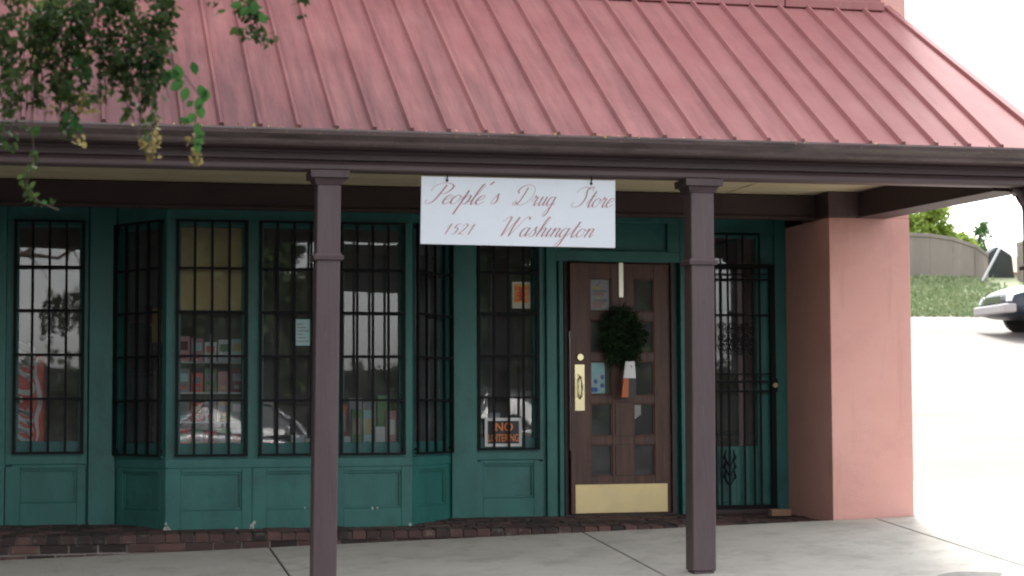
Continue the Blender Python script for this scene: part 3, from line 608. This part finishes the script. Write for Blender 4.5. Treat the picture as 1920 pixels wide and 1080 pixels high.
m.build('sticker_sheet', [CYNP, BLUP, WHTP], props=('sheet of blue and white stickers behind the middle left pane of the door', 'stickers'))
m = MB(TD); m.prism_y([(.568, .80), (.64, .85), (.64, .935), (.568, .935)], .026, .028); m.build('torn_paper', plain('torn_paper_white', (.6, .58, .52), .7), props=('torn cream scrap behind a lower right pane of the door', 'paper'))

# wreath with its strap, and the tag hanging under it
wr = empty('wreath', tuple(door_pt(.46, -.03, 1.51)), 'dark fir wreath hanging on the upper half of the wooden door', 'wreath')
def scatter(centers, radii, counts, size, mtl, name, parent=None, props=None, flat=.55, aspect=.5, rvar=.35, shell=0.):
    P = []; A = []
    for c, r_, n in zip(centers, radii, counts):
        d_ = rng.normal(size=(n, 3)); d_ /= np.linalg.norm(d_, axis=1)[:, None]+1e-9; rr = rng.random(n)**(1/3)
        if shell: rr = shell+(1-shell)*rr
        P.append(np.array(c)+d_*rr[:, None]*np.array(r_ if np.ndim(r_) else (r_,)*3)); A.append(np.full(n, rng.random()*.5)+rng.random(n)*.5)
    P = np.concatenate(P); A = np.concatenate(A); n = len(P)
    a = rng.normal(size=(n, 3)); a[:, 2] -= .5; a /= np.linalg.norm(a, axis=1)[:, None]
    b_ = np.cross(a, rng.normal(size=(n, 3))); b_ /= np.linalg.norm(b_, axis=1)[:, None]; s_ = size*(1+rvar*rng.normal(size=n)).clip(.4, 1.9)
    nn = np.cross(a, b_); L_ = a*s_[:, None]; W_ = b_*(s_*aspect*.5)[:, None]
    V = np.stack([P, P+L_*.35+W_+nn*(s_*.08)[:, None], P+L_*.75+W_*.7, P+L_, P+L_*.75-W_*.7, P+L_*.35-W_+nn*(s_*.08)[:, None]], 1).reshape(-1, 3)
    if parent is not None: V = V-np.array(world_loc(parent))
    me = bpy.data.meshes.new(name); me.vertices.add(len(V)); me.vertices.foreach_set('co', V.ravel())
    me.loops.add(6*n); me.loops.foreach_set('vertex_index', np.arange(6*n)); me.polygons.add(n); me.polygons.foreach_set('loop_start', np.arange(n)*6)
    me.update(calc_edges=True); at = me.attributes.new('rnd', 'FLOAT', 'FACE'); at.data.foreach_set('value', A.clip(0, 1)); me.materials.append(mtl)
    o = bpy.data.objects.new(name, me); COL.objects.link(o)
    if parent is not None: o.parent = parent
    if props: prop(o, *props)
    return o
cs = []; 
for k in range(40):
    t = 2*math.pi*k/40; rr = .09+.075*random.random(); p = door_pt(.455+rr*math.cos(t), -.06, 1.515+rr*1.3*math.sin(t)); cs.append(tuple(p))
scatter(cs, [(.075, .05, .085)]*40, [95]*40, .055, WREATH, 'fir_branches', wr, aspect=.14)
cs = [tuple(door_pt(.46+random.uniform(-.07, .07), -.05, 1.50+random.uniform(-.09, .09))) for _ in range(10)]
scatter(cs, [(.09, .03, .09)]*10, [150]*10, .05, WREATH, 'inner_needles', wr, aspect=.14)
m = MB(TD); m.box(.438, .476, -.006, -.002, 1.84, 2.13); m.box(.438, .476, -.004, .05, 2.128, 2.132); m.build('wreath_hanger', mat('polished_metal_strap', (.95, .92, .75), .25, metal=0.3, coat=1), props=('shiny pale metal strap over the top of the door holding the wreath', 'hanger'))
tg = empty('door_tag', tuple(door_pt(.46, -.03, 1.3)), 'white, orange and black hanging ornament below the wreath on the door', 'ornament')
m = MB(TD); m.prism_y([(.425, 1.155), (.535, 1.155), (.525, 1.295), (.445, 1.295)], -.125, -.11); m.build('white_top', WHTP, tg)
m = MB(TD); m.prism_y([(.405, .995), (.465, .995), (.472, 1.153), (.425, 1.153)], -.127, -.109); m.build('orange_half', plain('burnt_orange', (.50, .12, .03), .5), tg)
m = MB(TD); m.prism_y([(.467, .995), (.535, .995), (.535, 1.153), (.474, 1.153)], -.125, -.109); m.build('black_half', BLKP, tg)

# ------------------------------------------------------------------ things inside the windows
ck = empty('drinks_cooler', (-.50, .14, 0), 'red drinks cooler with white script on its side inside the first window', 'cooler')
m = B(); m.box(-.95, -.118, .10, .82, .05, 1.345); m.build('cabinet', REDP, ck, bevel=.02)
lt = B()
def vput(x0, zb, s):   # lettering that climbs upwards
    return lambda a, b_, t: (x0-b_*s, .0995-t, zb+a*s)
script_word(lt, 'Coca', 0, 1, 0, .115, slant=.35, wmin=.14, wmax=.34, put=vput(-.215, .50, 1.0)); script_word(lt, '-', 0, 1, 0, .11, wmin=.2, wmax=.3, put=vput(-.22, .93, 1.))
script_word(lt, 'Cola', 0, 1, 0, .125, slant=.35, wmin=.14, wmax=.34, put=vput(-.205, 1.00, 1.0))
rb = [(-.185, .62), (-.165, .72), (-.178, .84), (-.15, .96), (-.165, 1.1), (-.19, 1.2), (-.175, 1.32)]
P = cat_rom(rb); n = len(P); lt.add([(a-.006-.018*math.sin(math.pi*i/n), .0975, b_) for i, (a, b_) in enumerate(P)]+[(a+.012*math.sin(math.pi*i/n), .0975, b_) for i, (a, b_) in enumerate(P)], [(i, i+1, n+i+1, n+i) for i in range(n-1)])
lt.build('lettering', WHTP, ck)
# paper blinds of tan card behind the upper bay window
m = B(); m.box(.88, 1.42, -.515, -.51, 1.68, 2.34); m.build('paper_banner', TANP, props=('tan paper banner hanging behind the upper left bay window', 'banner'))
# shelf rack with goods
rack = empty('display_rack', (1.15, -.2, .54), 'white wire display rack of cards standing in the left bay window', 'rack')
m = B()
for zz in (.56, .80, 1.03, 1.27): m.box(.88, 1.42, -.42, -.15, zz, zz+.012)
for xx in (.88, 1.15, 1.415):
    m.box(xx-.006, xx+.006, -.42, -.41, .54, 1.5)
m.build('shelves', WHTP, rack)
mats_ = [WHTP, PNKP, GRYP, REDP, WHTP, GRNP, MARN, CYNP, TANP, PNKP, GRYP]
desc = {'white_plastic': 'white', 'pink_card': 'pink', 'grey_card': 'grey', 'cooler_red': 'red', 'green_card': 'green', 'maroon_card': 'maroon', 'pale_blue_paper': 'pale blue', 'tan_paper': 'tan', 'yellow_card': 'yellow', 'blue_card': 'blue'}
place = ['bottom', 'second', 'third', 'top']
side = ['outer left end', 'left half', 'middle left', 'middle', 'middle right', 'right half', 'outer right end', 'far right']
def goods(x0, x1, y, z_, hmin, hmax, where, grp, n, wmin=.07):
    step = (x1-x0)/n
    for i in range(n):
        mt = random.choice(mats_); h = random.uniform(hmin, hmax); a = x0+i*step+.006; b_ = x0+(i+1)*step-.006; yy = y+random.uniform(0, .03)
        m = B(); m.box(a, b_, yy, yy+.06, z_, z_+h)
        m.m = 1; m.box(a+.012, b_-.014, yy-.002, yy, z_+h*.45, z_+h*.8)
        m.m = 2; m.box(a+.02, b_-.03, yy-.003, yy-.0005, z_+h*.12, z_+h*.3)
        o = m.build('product_box', [mt, random.choice(mats_), random.choice(mats_)], bevel=.002)
        prop(o, '%s printed box, %s on the %s' % (desc[mt.name], side[min(i, 7)] if i < 8 else 'end', where), 'box', grp)
for i, zz in enumerate((.572, .812, 1.042, 1.282)): goods(.89, 1.41, -.40, zz, .15, .2, place[i]+' shelf of the left bay window rack', 'boxes on the bay window rack', 5)
goods(2.17, 2.63, -.42, .545, .14, .36, 'ledge of the right bay window', 'boxes on the right bay ledge', 5)
goods(2.15, 2.62, -.20, .545, .38, .62, 'back row behind the right bay window', 'tall boxes behind the right bay window', 4)
goods(1.55, 2.03, -.30, .545, .08, .16, 'ledge of the middle bay window', 'low boxes on the middle bay ledge', 4)
goods(3.42, 3.84, .25, .56, .14, .34, 'counter behind the narrow window', 'boxes behind the narrow window', 4)
m = B(); m.box(3.35, 3.92, .2, .6, .02, .555); m.build('counter', ROOMW, props=('low counter standing just inside the narrow window', 'counter'), bevel=.01)
m = B(); m.box(.50, .76, .35, .75, .02, 1.2); m.tube([(.63, .55, 1.2), (.63, .55, 1.25), (.63, .55, 1.38), (.63, .55, 1.55), (.63, .55, 1.62)], [.14, .17, .2, .16, .08], 14)
m.build('display_stand', BLKP, props=('dark rounded display stand inside the left side of the bay', 'stand'), bevel=.02)
m = B(); m.box(.72, .80, .1, .18, 1.45, 1.72); m.m = 1; m.box(.80, .87, .1, .16, 1.52, 1.8); m.m = 2; m.box(.66, .72, .1, .14, 1.6, 1.75); m.build('toy_display', [YELP, BLUP, MARN], props=('yellow, blue and red toys hanging inside the left side of the bay', 'toys'))
m = B(); m.box(5.775, 5.86, .3, .34, .6, 1.9); m.build('wood_board', plain('dim_wood', (.10, .05, .025), .6), props=('tall brown board standing inside the gated side door', 'board'))

sw_ = B(); sw_.box(6.60, 6.66, 2.1, 2.14, .62, 2.62); sw_.box(6.60, 6.66, 4.01, 4.05, .62, 2.62); sw_.box(6.60, 6.66, 2.14, 4.01, 2.58, 2.62); sw_.box(6.60, 6.66, 2.14, 4.01, .62, .66); sw_.box(6.61, 6.65, 2.14, 4.01, 1.55, 1.58)
sww = sw_.build('side_window', TEALD, store, bevel=.003); q = B(); q.quad((6.63, 2.14, .66), (6.63, 4.01, .66), (6.63, 4.01, 2.58), (6.63, 2.14, 2.58)); q.build('glass', GLASS, sww)
# loose brick by the gate
m = B(); m.box(5.80, 5.975, -.38, -.29, -.002, .055); m.build('loose_brick', plain('tan_brick', (.30, .18, .12), .85, bump=.4, bscale=60), bevel=.006, props=('single tan brick lying on the step below the iron gate', 'brick'))

# ------------------------------------------------------------------ trees
def limb(mb, a, b_, r0, r1, wob=.06, n=7):
    a = Vector(a); b_ = Vector(b_); l_ = (b_-a).length
    pts = [a+(b_-a)*i/n+Vector((random.uniform(-1, 1), random.uniform(-1, 1), random.uniform(-1, 1)))*(wob*l_ if 0 < i < n else 0) for i in range(n+1)]
    mb.tube(pts, [r0+(r1-r0)*i/n for i in range(n+1)], 8); return pts
TY = -9.0
def tp(px, py): return (-.217+.00183*px, 2.312+.00008*px-.001868*py)
tree = empty('crape_myrtle', (-2.3, TY, -.4), 'dark leafy tree drooping over the left end of the red roof', 'tree')
tk = B(); a = limb(tk, (-2.3, TY, -.45), (-2.0, TY+.1, 2.0), .12, .085, .02)
tips = [(-.9, TY, 3.3), (.1, TY-.1, 3.3), (.75, TY, 3.25), (-1.6, TY+.5, 4.2), (-2.6, TY-.3, 4.3), (-3.2, TY, 3.6), (-1.2, TY-.6, 4.0)]
for t_ in tips: limb(tk, a[-1], t_, .06, .015, .05)
hang = [((-.9, TY, 3.3), (-.15, TY, 2.5)), ((.1, TY-.1, 3.3), (.05, TY, 2.4)), ((.1, TY-.1, 3.3), (.35, TY, 2.3)), ((.75, TY, 3.25), (.66, TY, 2.3)), ((.75, TY, 3.25), (.84, TY, 2.45))]
for p, q in hang: limb(tk, p, q, .012, .004, .03)
def strand(pts, r=.0022):
    P = [(tp(*q)[0], TY, tp(*q)[1]) for q in pts]; tk.tube(P, r, 5); return P
strand([(300, 40), (290, 130), (287, 200), (285, 300)]); strand([(305, 90), (330, 125), (352, 150), (380, 190), (368, 235), (372, 300)]); strand([(65, 150), (62, 240), (66, 300), (52, 345), (75, 380), (112, 396)])
strand([(190, 60), (200, 200)]); strand([(120, 60), (135, 240)]); strand([(470, -10), (490, 60), (505, 95)])
C_, Rr_, Nn = [], [], []
def blob(px, py, rx, ry, n, ry_=.12): 
    X, Z = tp(px, py); C_.append((X, TY+random.uniform(-.1, .1), Z)); Rr_.append((rx*.00183, ry_, ry*.00187)); Nn.append(n)
def strandleaves(pts, n, r=9):
    for i in range(len(pts)-1):
        for t in (0, .5):
            px = pts[i][0]*(1-t)+pts[i+1][0]*t; py = pts[i][1]*(1-t)+pts[i+1][1]*t; blob(px+random.uniform(-3, 3), py, r, r*1.4, n, .03)
for _ in range(50): 
    px = random.uniform(-15, 325); dep = 175+70*math.sin(px*.05+1)*(1 if px < 200 else .5); py = random.uniform(-40, max(40, dep*random.uniform(.6, 1.1)))
    blob(px, py, random.uniform(9, 20), random.uniform(24, 60), int(random.uniform(30, 66)))
for q_i in range(26):
    px = random.uniform(0, 320); y0 = random.uniform(90, 190); pts = [(px, y0-60), (px+random.uniform(-8, 8), y0), (px+random.uniform(-14, 14), y0+random.uniform(30, 75))]
    strand(pts, .0018); strandleaves(pts, 9, 8)
for px, py, rx, ry, n in ((20, 60, 35, 50, 70), (90, 60, 40, 50, 110), (170, 50, 45, 50, 130), (240, 40, 45, 50, 130), (290, 50, 22, 50, 60), (110, 150, 16, 60, 70), (25, 180, 28, 50, 90), (130, 230, 20, 30, 40), (15, 240, 22, 36, 36),
                          (280, 150, 18, 55, 60), (285, 230, 10, 40, 26), (205, 160, 16, 34, 30), (308, 20, 20, 40, 60), (60, 250, 10, 14, 10)): blob(px, py, rx, ry, n)
for px, py, rx, ry, n in ((470, 12, 22, 20, 70), (485, 35, 16, 14, 36), (478, 55, 24, 14, 16), (490, 68, 16, 14, 20), (502, 88, 10, 9, 14), (453, 48, 9, 9, 6), (523, 72, 5, 4, 3), (572, 8, 12, 10, 14), (580, 20, 6, 5, 5), (404, 4, 12, 6, 7), (414, 11, 4, 4, 3), (318, 30, 9, 30, 16)): blob(px, py, rx, ry, n, .05)
strandleaves([(66, 285), (66, 300), (52, 330), (50, 350), (62, 368), (75, 385)], 5, 7); strandleaves([(85, 390), (112, 396)], 2, 3)
tk.build('trunk', BARK, tree, smooth=True)
scatter(C_, Rr_, Nn, .027, LEAFD, 'foliage', tree, aspect=.55)
# crown above and left of the frame
cc = []; 
for t_ in tips:
    for _ in range(9): cc.append((t_[0]+random.uniform(-.6, .6), t_[1]+random.uniform(-.6, .6), t_[2]+random.uniform(-.1, .9)))
cc = [c for c in cc if c[2] > 2.95 or c[0] < -.9]
scatter(cc, [(.35, .35, .28)]*len(cc), [130]*len(cc), .05, LEAFD, 'crown', tree, aspect=.5)
C_, Rr_, Nn = [], [], []
for _ in range(22): blob(random.uniform(60, 320), random.uniform(80, 230), 10, 22, 9, .1)
for px, py, rx, ry, n in ((285, 262, 24, 16, 60), (287, 290, 16, 20, 44), (372, 300, 13, 20, 30), (362, 262, 10, 12, 12), (140, 190, 26, 24, 24), (170, 180, 20, 14, 14), (150, 265, 16, 10, 12), (290, 120, 12, 40, 22), (375, 262, 8, 8, 8), (120, 130, 16, 30, 14)): blob(px, py, rx, ry, n, .04)
scatter(C_, Rr_, Nn, .016, SEED, 'seed_clusters', tree, aspect=.8)
# large vine leaves twisted into the branch tips
vt = B()
def big_leaf(px, py, s, ang, tilt=.3):
    X, Z = tp(px, py); v = []; 
    pr_ = [(0, 0), (.28, .30), (.33, .62), (.18, .9), (0, 1.05), (-.18, .9), (-.33, .62), (-.28, .3)]
    ca, sa = math.cos(ang), math.sin(ang); s = s*1.05
    for a_, b_ in pr_: v.append((X+s*(a_*ca-b_*sa), TY-.06-abs(a_)*s*tilt, Z+s*(a_*sa+b_*ca)))
    vt.a = random.uniform(.1, 1); vt.add(v, [(0, 1, 2, 3, 4), (0, 4, 5, 6, 7)])
for q in ((318, 142, .05, 2.6), (345, 160, .055, 2.2), (372, 205, .05, 3.4), (366, 222, .045, 2.5), (388, 176, .045, 3.0), (298, 108, .05, 3.0), (378, 262, .045, 2.8), (168, 130, .045, 2.9), (140, 225, .045, 3.1), (480, 8, .05, 3.0), (305, 120, .055, 2.2), (330, 128, .06, 3.3), (338, 148, .055, 1.7), (352, 172, .05, 2.8), (368, 150, .045, .3), (372, 168, .05, 3.6), (380, 190, .05, 2.7), (362, 198, .03, 2.4), (372, 240, .04, 3.0), (385, 258, .035, 2.2), (355, 240, .035, 1.2), (370, 275, .04, 3.2),
          (152, 112, .045, 2.6), (160, 140, .04, 3.4), (130, 215, .04, 2.8), (145, 238, .035, 3.6), (470, 20, .045, 2.4), (492, 30, .04, 3.3), (455, 15, .04, 1.8), (290, 75, .04, 2.6), (72, 240, .03, 3.2), (92, 385, .02, 1.5)): big_leaf(*q)
vt.build('vine_leaves', LEAFV, tree)

def bg_tree(loc, h, blobs, n, size, mtl, label, group=None, tr=.12):
    t = empty('leafy_tree', loc, label, 'tree', group); x_, y_, z_ = loc
    k_ = B(); p = limb(k_, (x_, y_, z_-.3), (x_, y_, z_+h*.5), tr, tr*.6, .02)
    for b_ in blobs[:6]: limb(k_, p[-1], (x_+b_[0], y_+b_[1], z_+b_[2]), tr*.5, .02, .06)
    k_.build('trunk', BARK, t, smooth=True)
    cs = []; rs = []; ns = []
    for b_ in blobs:
        for _ in range(5): cs.append((x_+b_[0]+random.uniform(-.6, .6)*b_[3], y_+b_[1]+random.uniform(-.6, .6)*b_[3], z_+b_[2]+random.uniform(-.6, .6)*b_[3])); rs.append((b_[3]*.5,)*3); ns.append(n)
    scatter(cs, rs, ns, size, mtl, 'crown', t, aspect=.6)
# beyond the parking lot
bg_tree((20.9, 31, 3.7), 3.0, [(0, 0, 1.9, .7), (-.8, 0, 1.8, .7), (.8, 0, 1.7, .6), (.3, 0, 2.2, .6), (1.25, .3, 1.5, .45), (-1.6, 0, 2.4, .8), (-.6, 0, 2.9, .8), (1.0, 0, 2.2, .5), (1.7, 0, 1.7, .45), (2.1, 0, 1.3, .3)], 190, .12, LEAFY, 'yellow green tree rising behind the concrete wall next to the shop')
bg_tree((24.2, 33, 3.9), 2.2, [(0, 0, 1.5, .4), (.35, 0, 1.15, .35), (-.4, 0, 1.1, .35), (.1, 0, 1.95, .25)], 90, .08, LEAFG, 'small pale green tree above the gap between the two walls')
# across the street, seen mirrored in the shop windows
def dense(x_, y_, wd, ht, label):
    bl = [(random.uniform(-wd, wd), random.uniform(-1, 1), random.uniform(.8, ht), random.uniform(1.0, 1.4)) for _ in range(34)]
    bg_tree((x_, y_, -.5), ht*.8, bl, 200, .22, LEAFB, label, 'street trees opposite the shop', .22)
dense(4.3, -35, 1.4, 7.2, 'dark street tree opposite the bay window'); dense(12.0, -35, 1.5, 6.8, 'dark street tree opposite the shop door'); dense(-6.5, -36, 2.2, 6, 'dark street tree opposite the left end of the shop')
def added_shade_tree(x_, y_, rr, label):  # unseen trees added to hold back sky light from the left
    bl = [(random.uniform(-rr, rr), random.uniform(-rr, rr), random.uniform(2.2, 8), random.uniform(1.2, 1.9)) for _ in range(26)]
    bg_tree((x_, y_, -.5), 5.5, bl, 150, .32, LEAFB, label, 'trees added for shade left of the shop', .25)
added_shade_tree(-8.5, -11, 2.6, 'large dark tree added for shade beside the left end of the sidewalk'); added_shade_tree(-7.5, -18, 2.6, 'large dark tree added for shade across the street left of the drooping tree'); added_shade_tree(-6.5, -27, 2.4, 'large dark tree added for shade near the left end of the tall hedge'); added_shade_tree(-18, -13, 3, 'large dark tree added for shade beyond the far left kerb'); added_shade_tree(-13, -19, 3, 'large dark tree added for shade far left across the street'); added_shade_tree(-15, -7, 3, 'large dark tree added for shade farthest along the sidewalk to the left')
dense(24, -38, 2.5, 6, 'dark street tree opposite the parking lot')

hg = empty('hedge', (4, -33, -.4), 'long tall dark hedge added across the street to darken the pane reflections', 'hedge')  # unseen hedge added as a dark band for the windows to reflect
m = B(); m.box(-16, 26, -33.4, -32.8, -.6, 2.0); m.build('inner_branches', plain('dark_twigs', (.012, .018, .008), .95), hg)
scatter([(-16+42*k/79, -33.0, .8+random.uniform(-.1, .15)) for k in range(80)], [(.6, .5, 1.5)]*80, [380]*80, .16, LEAFB, 'foliage', hg, aspect=.6)


# ------------------------------------------------------------------ cars
def make_car(name, loc, rz, paint, label, wagon=False, group=None):
    c = empty(name, loc, label, 'car', group, rz)
    # stations from front (x=0) to rear (x=4.7): x, halfwidth, z_low, z_side, z_top(centre)
    stn = [(0, .62, .30, .52, .58), (.06, .76, .24, .62, .68), (.30, .84, .20, .70, .78), (.9, .88, .19, .78, .86), (1.45, .89, .19, .86, .93), (2.4, .90, .19, .90, .95), (3.4, .90, .19, .92, .97), (4.1, .88, .22, .92, .98), (4.6, .80, .28, .86, .94), (4.72, .70, .36, .70, .76)]
    m = B(); n = 12; vs = []
    for x_, hw, zl, zs_, zt in stn:
        ring = [(-hw*.86, zl), (-hw, zl+.12), (-hw*1.0, (zl+zs_)/2), (-hw*.97, zs_-.04), (-hw*.90, zs_), (-hw*.5, zt), (0, zt+.012), (hw*.5, zt), (hw*.90, zs_), (hw*.97, zs_-.04), (hw, (zl+zs_)/2), (hw, zl+.12), (hw*.86, zl)]
        n = len(ring); vs += [(x_, a_, b_) for a_, b_ in ring]
    fs = [(i*n+(k+1) % n, i*n+k, (i+1)*n+k, (i+1)*n+(k+1) % n) for i in range(len(stn)-1) for k in range(n)]+[tuple(range(n)), tuple((len(stn)-1)*n+k for k in range(n-1, -1, -1))]
    m.add(vs, fs)
    body = m.build('body', paint, c, smooth=True, local=True); md = body.modifiers.new('s', 'SUBSURF'); md.levels = 1; md.render_levels = 2
    # greenhouse
    zt = 1.42; xr = 4.45 if wagon else 3.95; xr1 = 4.2 if wagon else 3.3
    g_ = B(); g_.hexa([(1.35, -.80, .88), (xr, -.80, .92), (xr, .80, .92), (1.35, .80, .88)], [(2.02, -.60, zt), (xr1, -.60, zt), (xr1, .60, zt), (2.02, .60, zt)]); g_.build('windows', CGLASS, c, bevel=.06, local=True)
    r_ = B(); r_.hexa([(1.98, -.62, zt-.02), (xr1+.03, -.62, zt-.02), (xr1+.03, .62, zt-.02), (1.98, .62, zt-.02)], [(2.10, -.56, zt+.035), (xr1-.1, -.56, zt+.035), (xr1-.1, .56, zt+.035), (2.10, .56, zt+.035)])
    for s_ in (-1, 1):
        r_.tube([(1.33, s_*.80, .89), (2.02, s_*.605, zt)], .035, 6); r_.tube([(xr+.02, s_*.80, .92), (xr1, s_*.605, zt)], .05, 6); r_.tube([(2.72, s_*.815, .9), (2.75, s_*.61, zt)], .03, 6); r_.tube([(2.02, s_*.605, zt), (xr1, s_*.605, zt)], .03, 6)
    r_.build('roof', paint, c, bevel=.02, local=True)
    for s_ in (-1, 1):
        h_ = B(); h_.hexa([(.01, s_*.60-.13, .50), (.10, s_*.60-.13, .50), (.10, s_*.60+.13, .50), (.03, s_*.60+.13, .50)], [(.03, s_*.60-.13, .62), (.14, s_*.60-.13, .65), (.18, s_*.60+.13, .65), (.08, s_*.60+.13, .62)]); h_.build('headlight', LAMP, c, bevel=.01, local=True)
        t_ = B(); t_.box(4.62, 4.74, s_*.62-.13, s_*.62+.13, .62, .80); t_.build('tail_light', TAILR, c, bevel=.01, local=True)
        mm = B(); mm.box(1.62, 1.72, s_*.90-.06, s_*.90+.08, .92, 1.03); mm.build('mirror', paint, c, bevel=.02, local=True)
        for xw in (.86, 3.72):
            w_ = B(); w_.disc_y(xw, .315, .315, s_*.88-.1, s_*.88+.03, 26); wl = w_.build('wheel', RUBBER, c, bevel=.03, local=True)
            q = B(); q.disc_y(xw, .315, .19, s_*.88+(.025 if s_ > 0 else -.105), s_*.88+(.04 if s_ > 0 else -.095), 18); q.disc_y(xw, .315, .05, s_*.88+(.03 if s_ > 0 else -.125), s_*.88+(.055 if s_ > 0 else -.1), 10); q.build('rim', RIM, wl, local=True)
    b_ = B(); b_.hexa([(-.07, -.72, .30), (.12, -.86, .30), (.12, .86, .30), (-.07, .72, .30)], [(-.07, -.72, .46), (.12, -.86, .46), (.12, .86, .46), (-.07, .72, .46)]); b_.build('front_bumper', GRYP if paint is NAVY else paint, c, bevel=.03, local=True)
    b_ = B(); b_.box(4.62, 4.80, -.76, .76, .34, .52); b_.build('rear_bumper', paint, c, bevel=.03, local=True)
    q = B()
    for k in range(5): q.box(-.005, .05, -.44, .44, .50+.025*k, .512+.025*k)
    q.build('grille', CHROME, c, local=True)
    return c
make_car('parked_car', (16.25, 16.4, lot_z(16, 17)), R(-5), NAVY, 'dark blue sedan with pale bumper parked up the lot beyond the shop')
make_car('parked_car', (5.6, -20.3, lot_z(4, -20)), R(180), SILV, 'silver sedan parked across the street facing the parking lot', group='cars across the street')
make_car('parked_car', (12.0, -20.6, lot_z(9, -20)), R(180), DKCAR, 'dark grey estate car parked behind the silver sedan', True, group='cars across the street')

# ------------------------------------------------------------------ far side of the parking lot
gz = lot_z(20, 24)
def cwall(pts, h0, h1, label, th_=.25):
    m = B()
    for i in range(len(pts)-1):
        (xa, ya, ta), (xb, yb, tb) = pts[i], pts[i+1]
        m.hexa([(xa, ya, h0), (xb, yb, h0), (xb, yb+th_, h0), (xa, ya+th_, h0)], [(xa, ya, ta), (xb, yb, tb), (xb, yb+th_, tb), (xa, ya+th_, ta)])
        m.hexa([(xa, ya-.03, ta), (xb, yb-.03, tb), (xb, yb+th_+.03, tb), (xa, ya+th_+.03, ta)], [(xa, ya-.03, ta+.08), (xb, yb-.03, tb+.08), (xb, yb+th_+.03, tb+.08), (xa, ya+th_+.03, ta+.08)])
        if i % 3 == 0: m.box(xa-.02, xa+.02, ya-.03, ya-.005, h0, ta-.01)
    return m.build('retaining_wall', CWALL, bevel=.01, props=(label, 'wall'))
w1 = [(6.0+1.3*k, 24.2, 4.72) for k in range(10)]+[(18.7, 24.2, 4.70), (19.2, 24.1, 4.62), (19.7, 24.0, 4.45), (19.95, 23.9, 4.25)]
cwall(w1, gz-1.0, 0, 'weathered grey concrete wall standing along the top of the grass bank')
w2 = [(20.6, 23.6, 4.50), (21.2, 23.6, 4.72), (22.8, 23.6, 4.74), (24.5, 23.6, 4.74), (27, 23.6, 4.74), (32, 23.6, 4.74)]
cwall(w2, gz-1.4, 0, 'second pale concrete wall behind the parked blue sedan')
m = B(); m.add([(19.6, 24.3, 3.2), (20.9, 24.3, 3.0), (20.75, 24.3, 4.35), (20.4, 24.3, 4.55), (19.9, 24.3, 4.2), (19.6, 24.6, 3.2), (20.9, 24.6, 3.0), (20.75, 24.6, 4.35), (20.4, 24.6, 4.55), (19.9, 24.6, 4.2)],
            [(0, 1, 2, 3, 4), (9, 8, 7, 6, 5), (0, 5, 6, 1), (1, 6, 7, 2), (2, 7, 8, 3), (3, 8, 9, 4), (4, 9, 5, 0)]); m.build('covered_heap', DKGRN, bevel=.06, props=('dark covered heap filling the gap between the two walls', 'heap'))
m = B(); m.tube([(19.62, 23.55, 3.70), (20.03, 23.5, 4.42)], .03, 10); m.build('metal_pipe', PIPE, props=('pale metal pipe leaning diagonally at the gap between the walls', 'pipe'))
hs_ = empty('house', (26, 40, 3.5), 'low house with a terracotta roof seen over the wall', 'house')
m = B(); m.box(22.6, 29.6, 37, 43, 3.4, 4.9); m.build('wall', HWALL, hs_)
m = B(); m.hexa([(22.2, 36.6, 4.9), (30, 36.6, 4.9), (30, 43.4, 4.9), (22.2, 43.4, 4.9)], [(24.2, 39.7, 5.75), (28, 39.7, 5.75), (28, 40.3, 5.75), (24.2, 40.3, 5.75)]); m.build('roof', HROOF, hs_)
# grass on the bank
n = 30000; gx = rng.uniform(9, 24, n); gy = rng.uniform(20.45, 24, n); keep = gx < 19.6+rng.normal(size=n)*.3; gx = gx[keep]; gy = gy[keep]
cs = [(a_, b_, lot_z(a_, b_)) for a_, b_ in zip(gx, gy)]
V = []; Fc = []; At = []
for i, (a_, b_, c_) in enumerate(cs):
    h = random.uniform(.03, .10); t = random.uniform(0, 6.28); dx, dy = math.cos(t)*.03, math.sin(t)*.03; lx, lyy = random.uniform(-.05, .05), random.uniform(-.05, .05)
    V += [(a_-dx, b_-dy, c_), (a_+dx, b_+dy, c_), (a_+lx, b_+lyy, c_+h)]; Fc.append((3*i, 3*i+1, 3*i+2))
me = bpy.data.meshes.new('grass'); me.from_pydata(V, [], Fc); me.materials.append(GRASS); o = bpy.data.objects.new('grass', me); COL.objects.link(o); prop(o, None, None, None, 'stuff')
# fallen leaves caught in the gutter and on the roof edge
fx_ = []
for _ in range(170):
    X = random.uniform(.1, 4.9) if random.random() < .8 else random.uniform(-.3, 6.4); fx_.append((X, -3.458+random.uniform(-.012, .02), 2.704+random.uniform(-.012, .008)))
for X in (.88, .90, 1.17, 1.20, 1.22): fx_.append((X, -3.44, 2.715))
scatter(fx_, [.008]*len(fx_), [1]*len(fx_), .018, leafmat('dry_leaves', (.30, .19, .07), (.60, .48, .22), .1), 'fallen_leaves', aspect=.7, props=(None, None, None, 'stuff'))
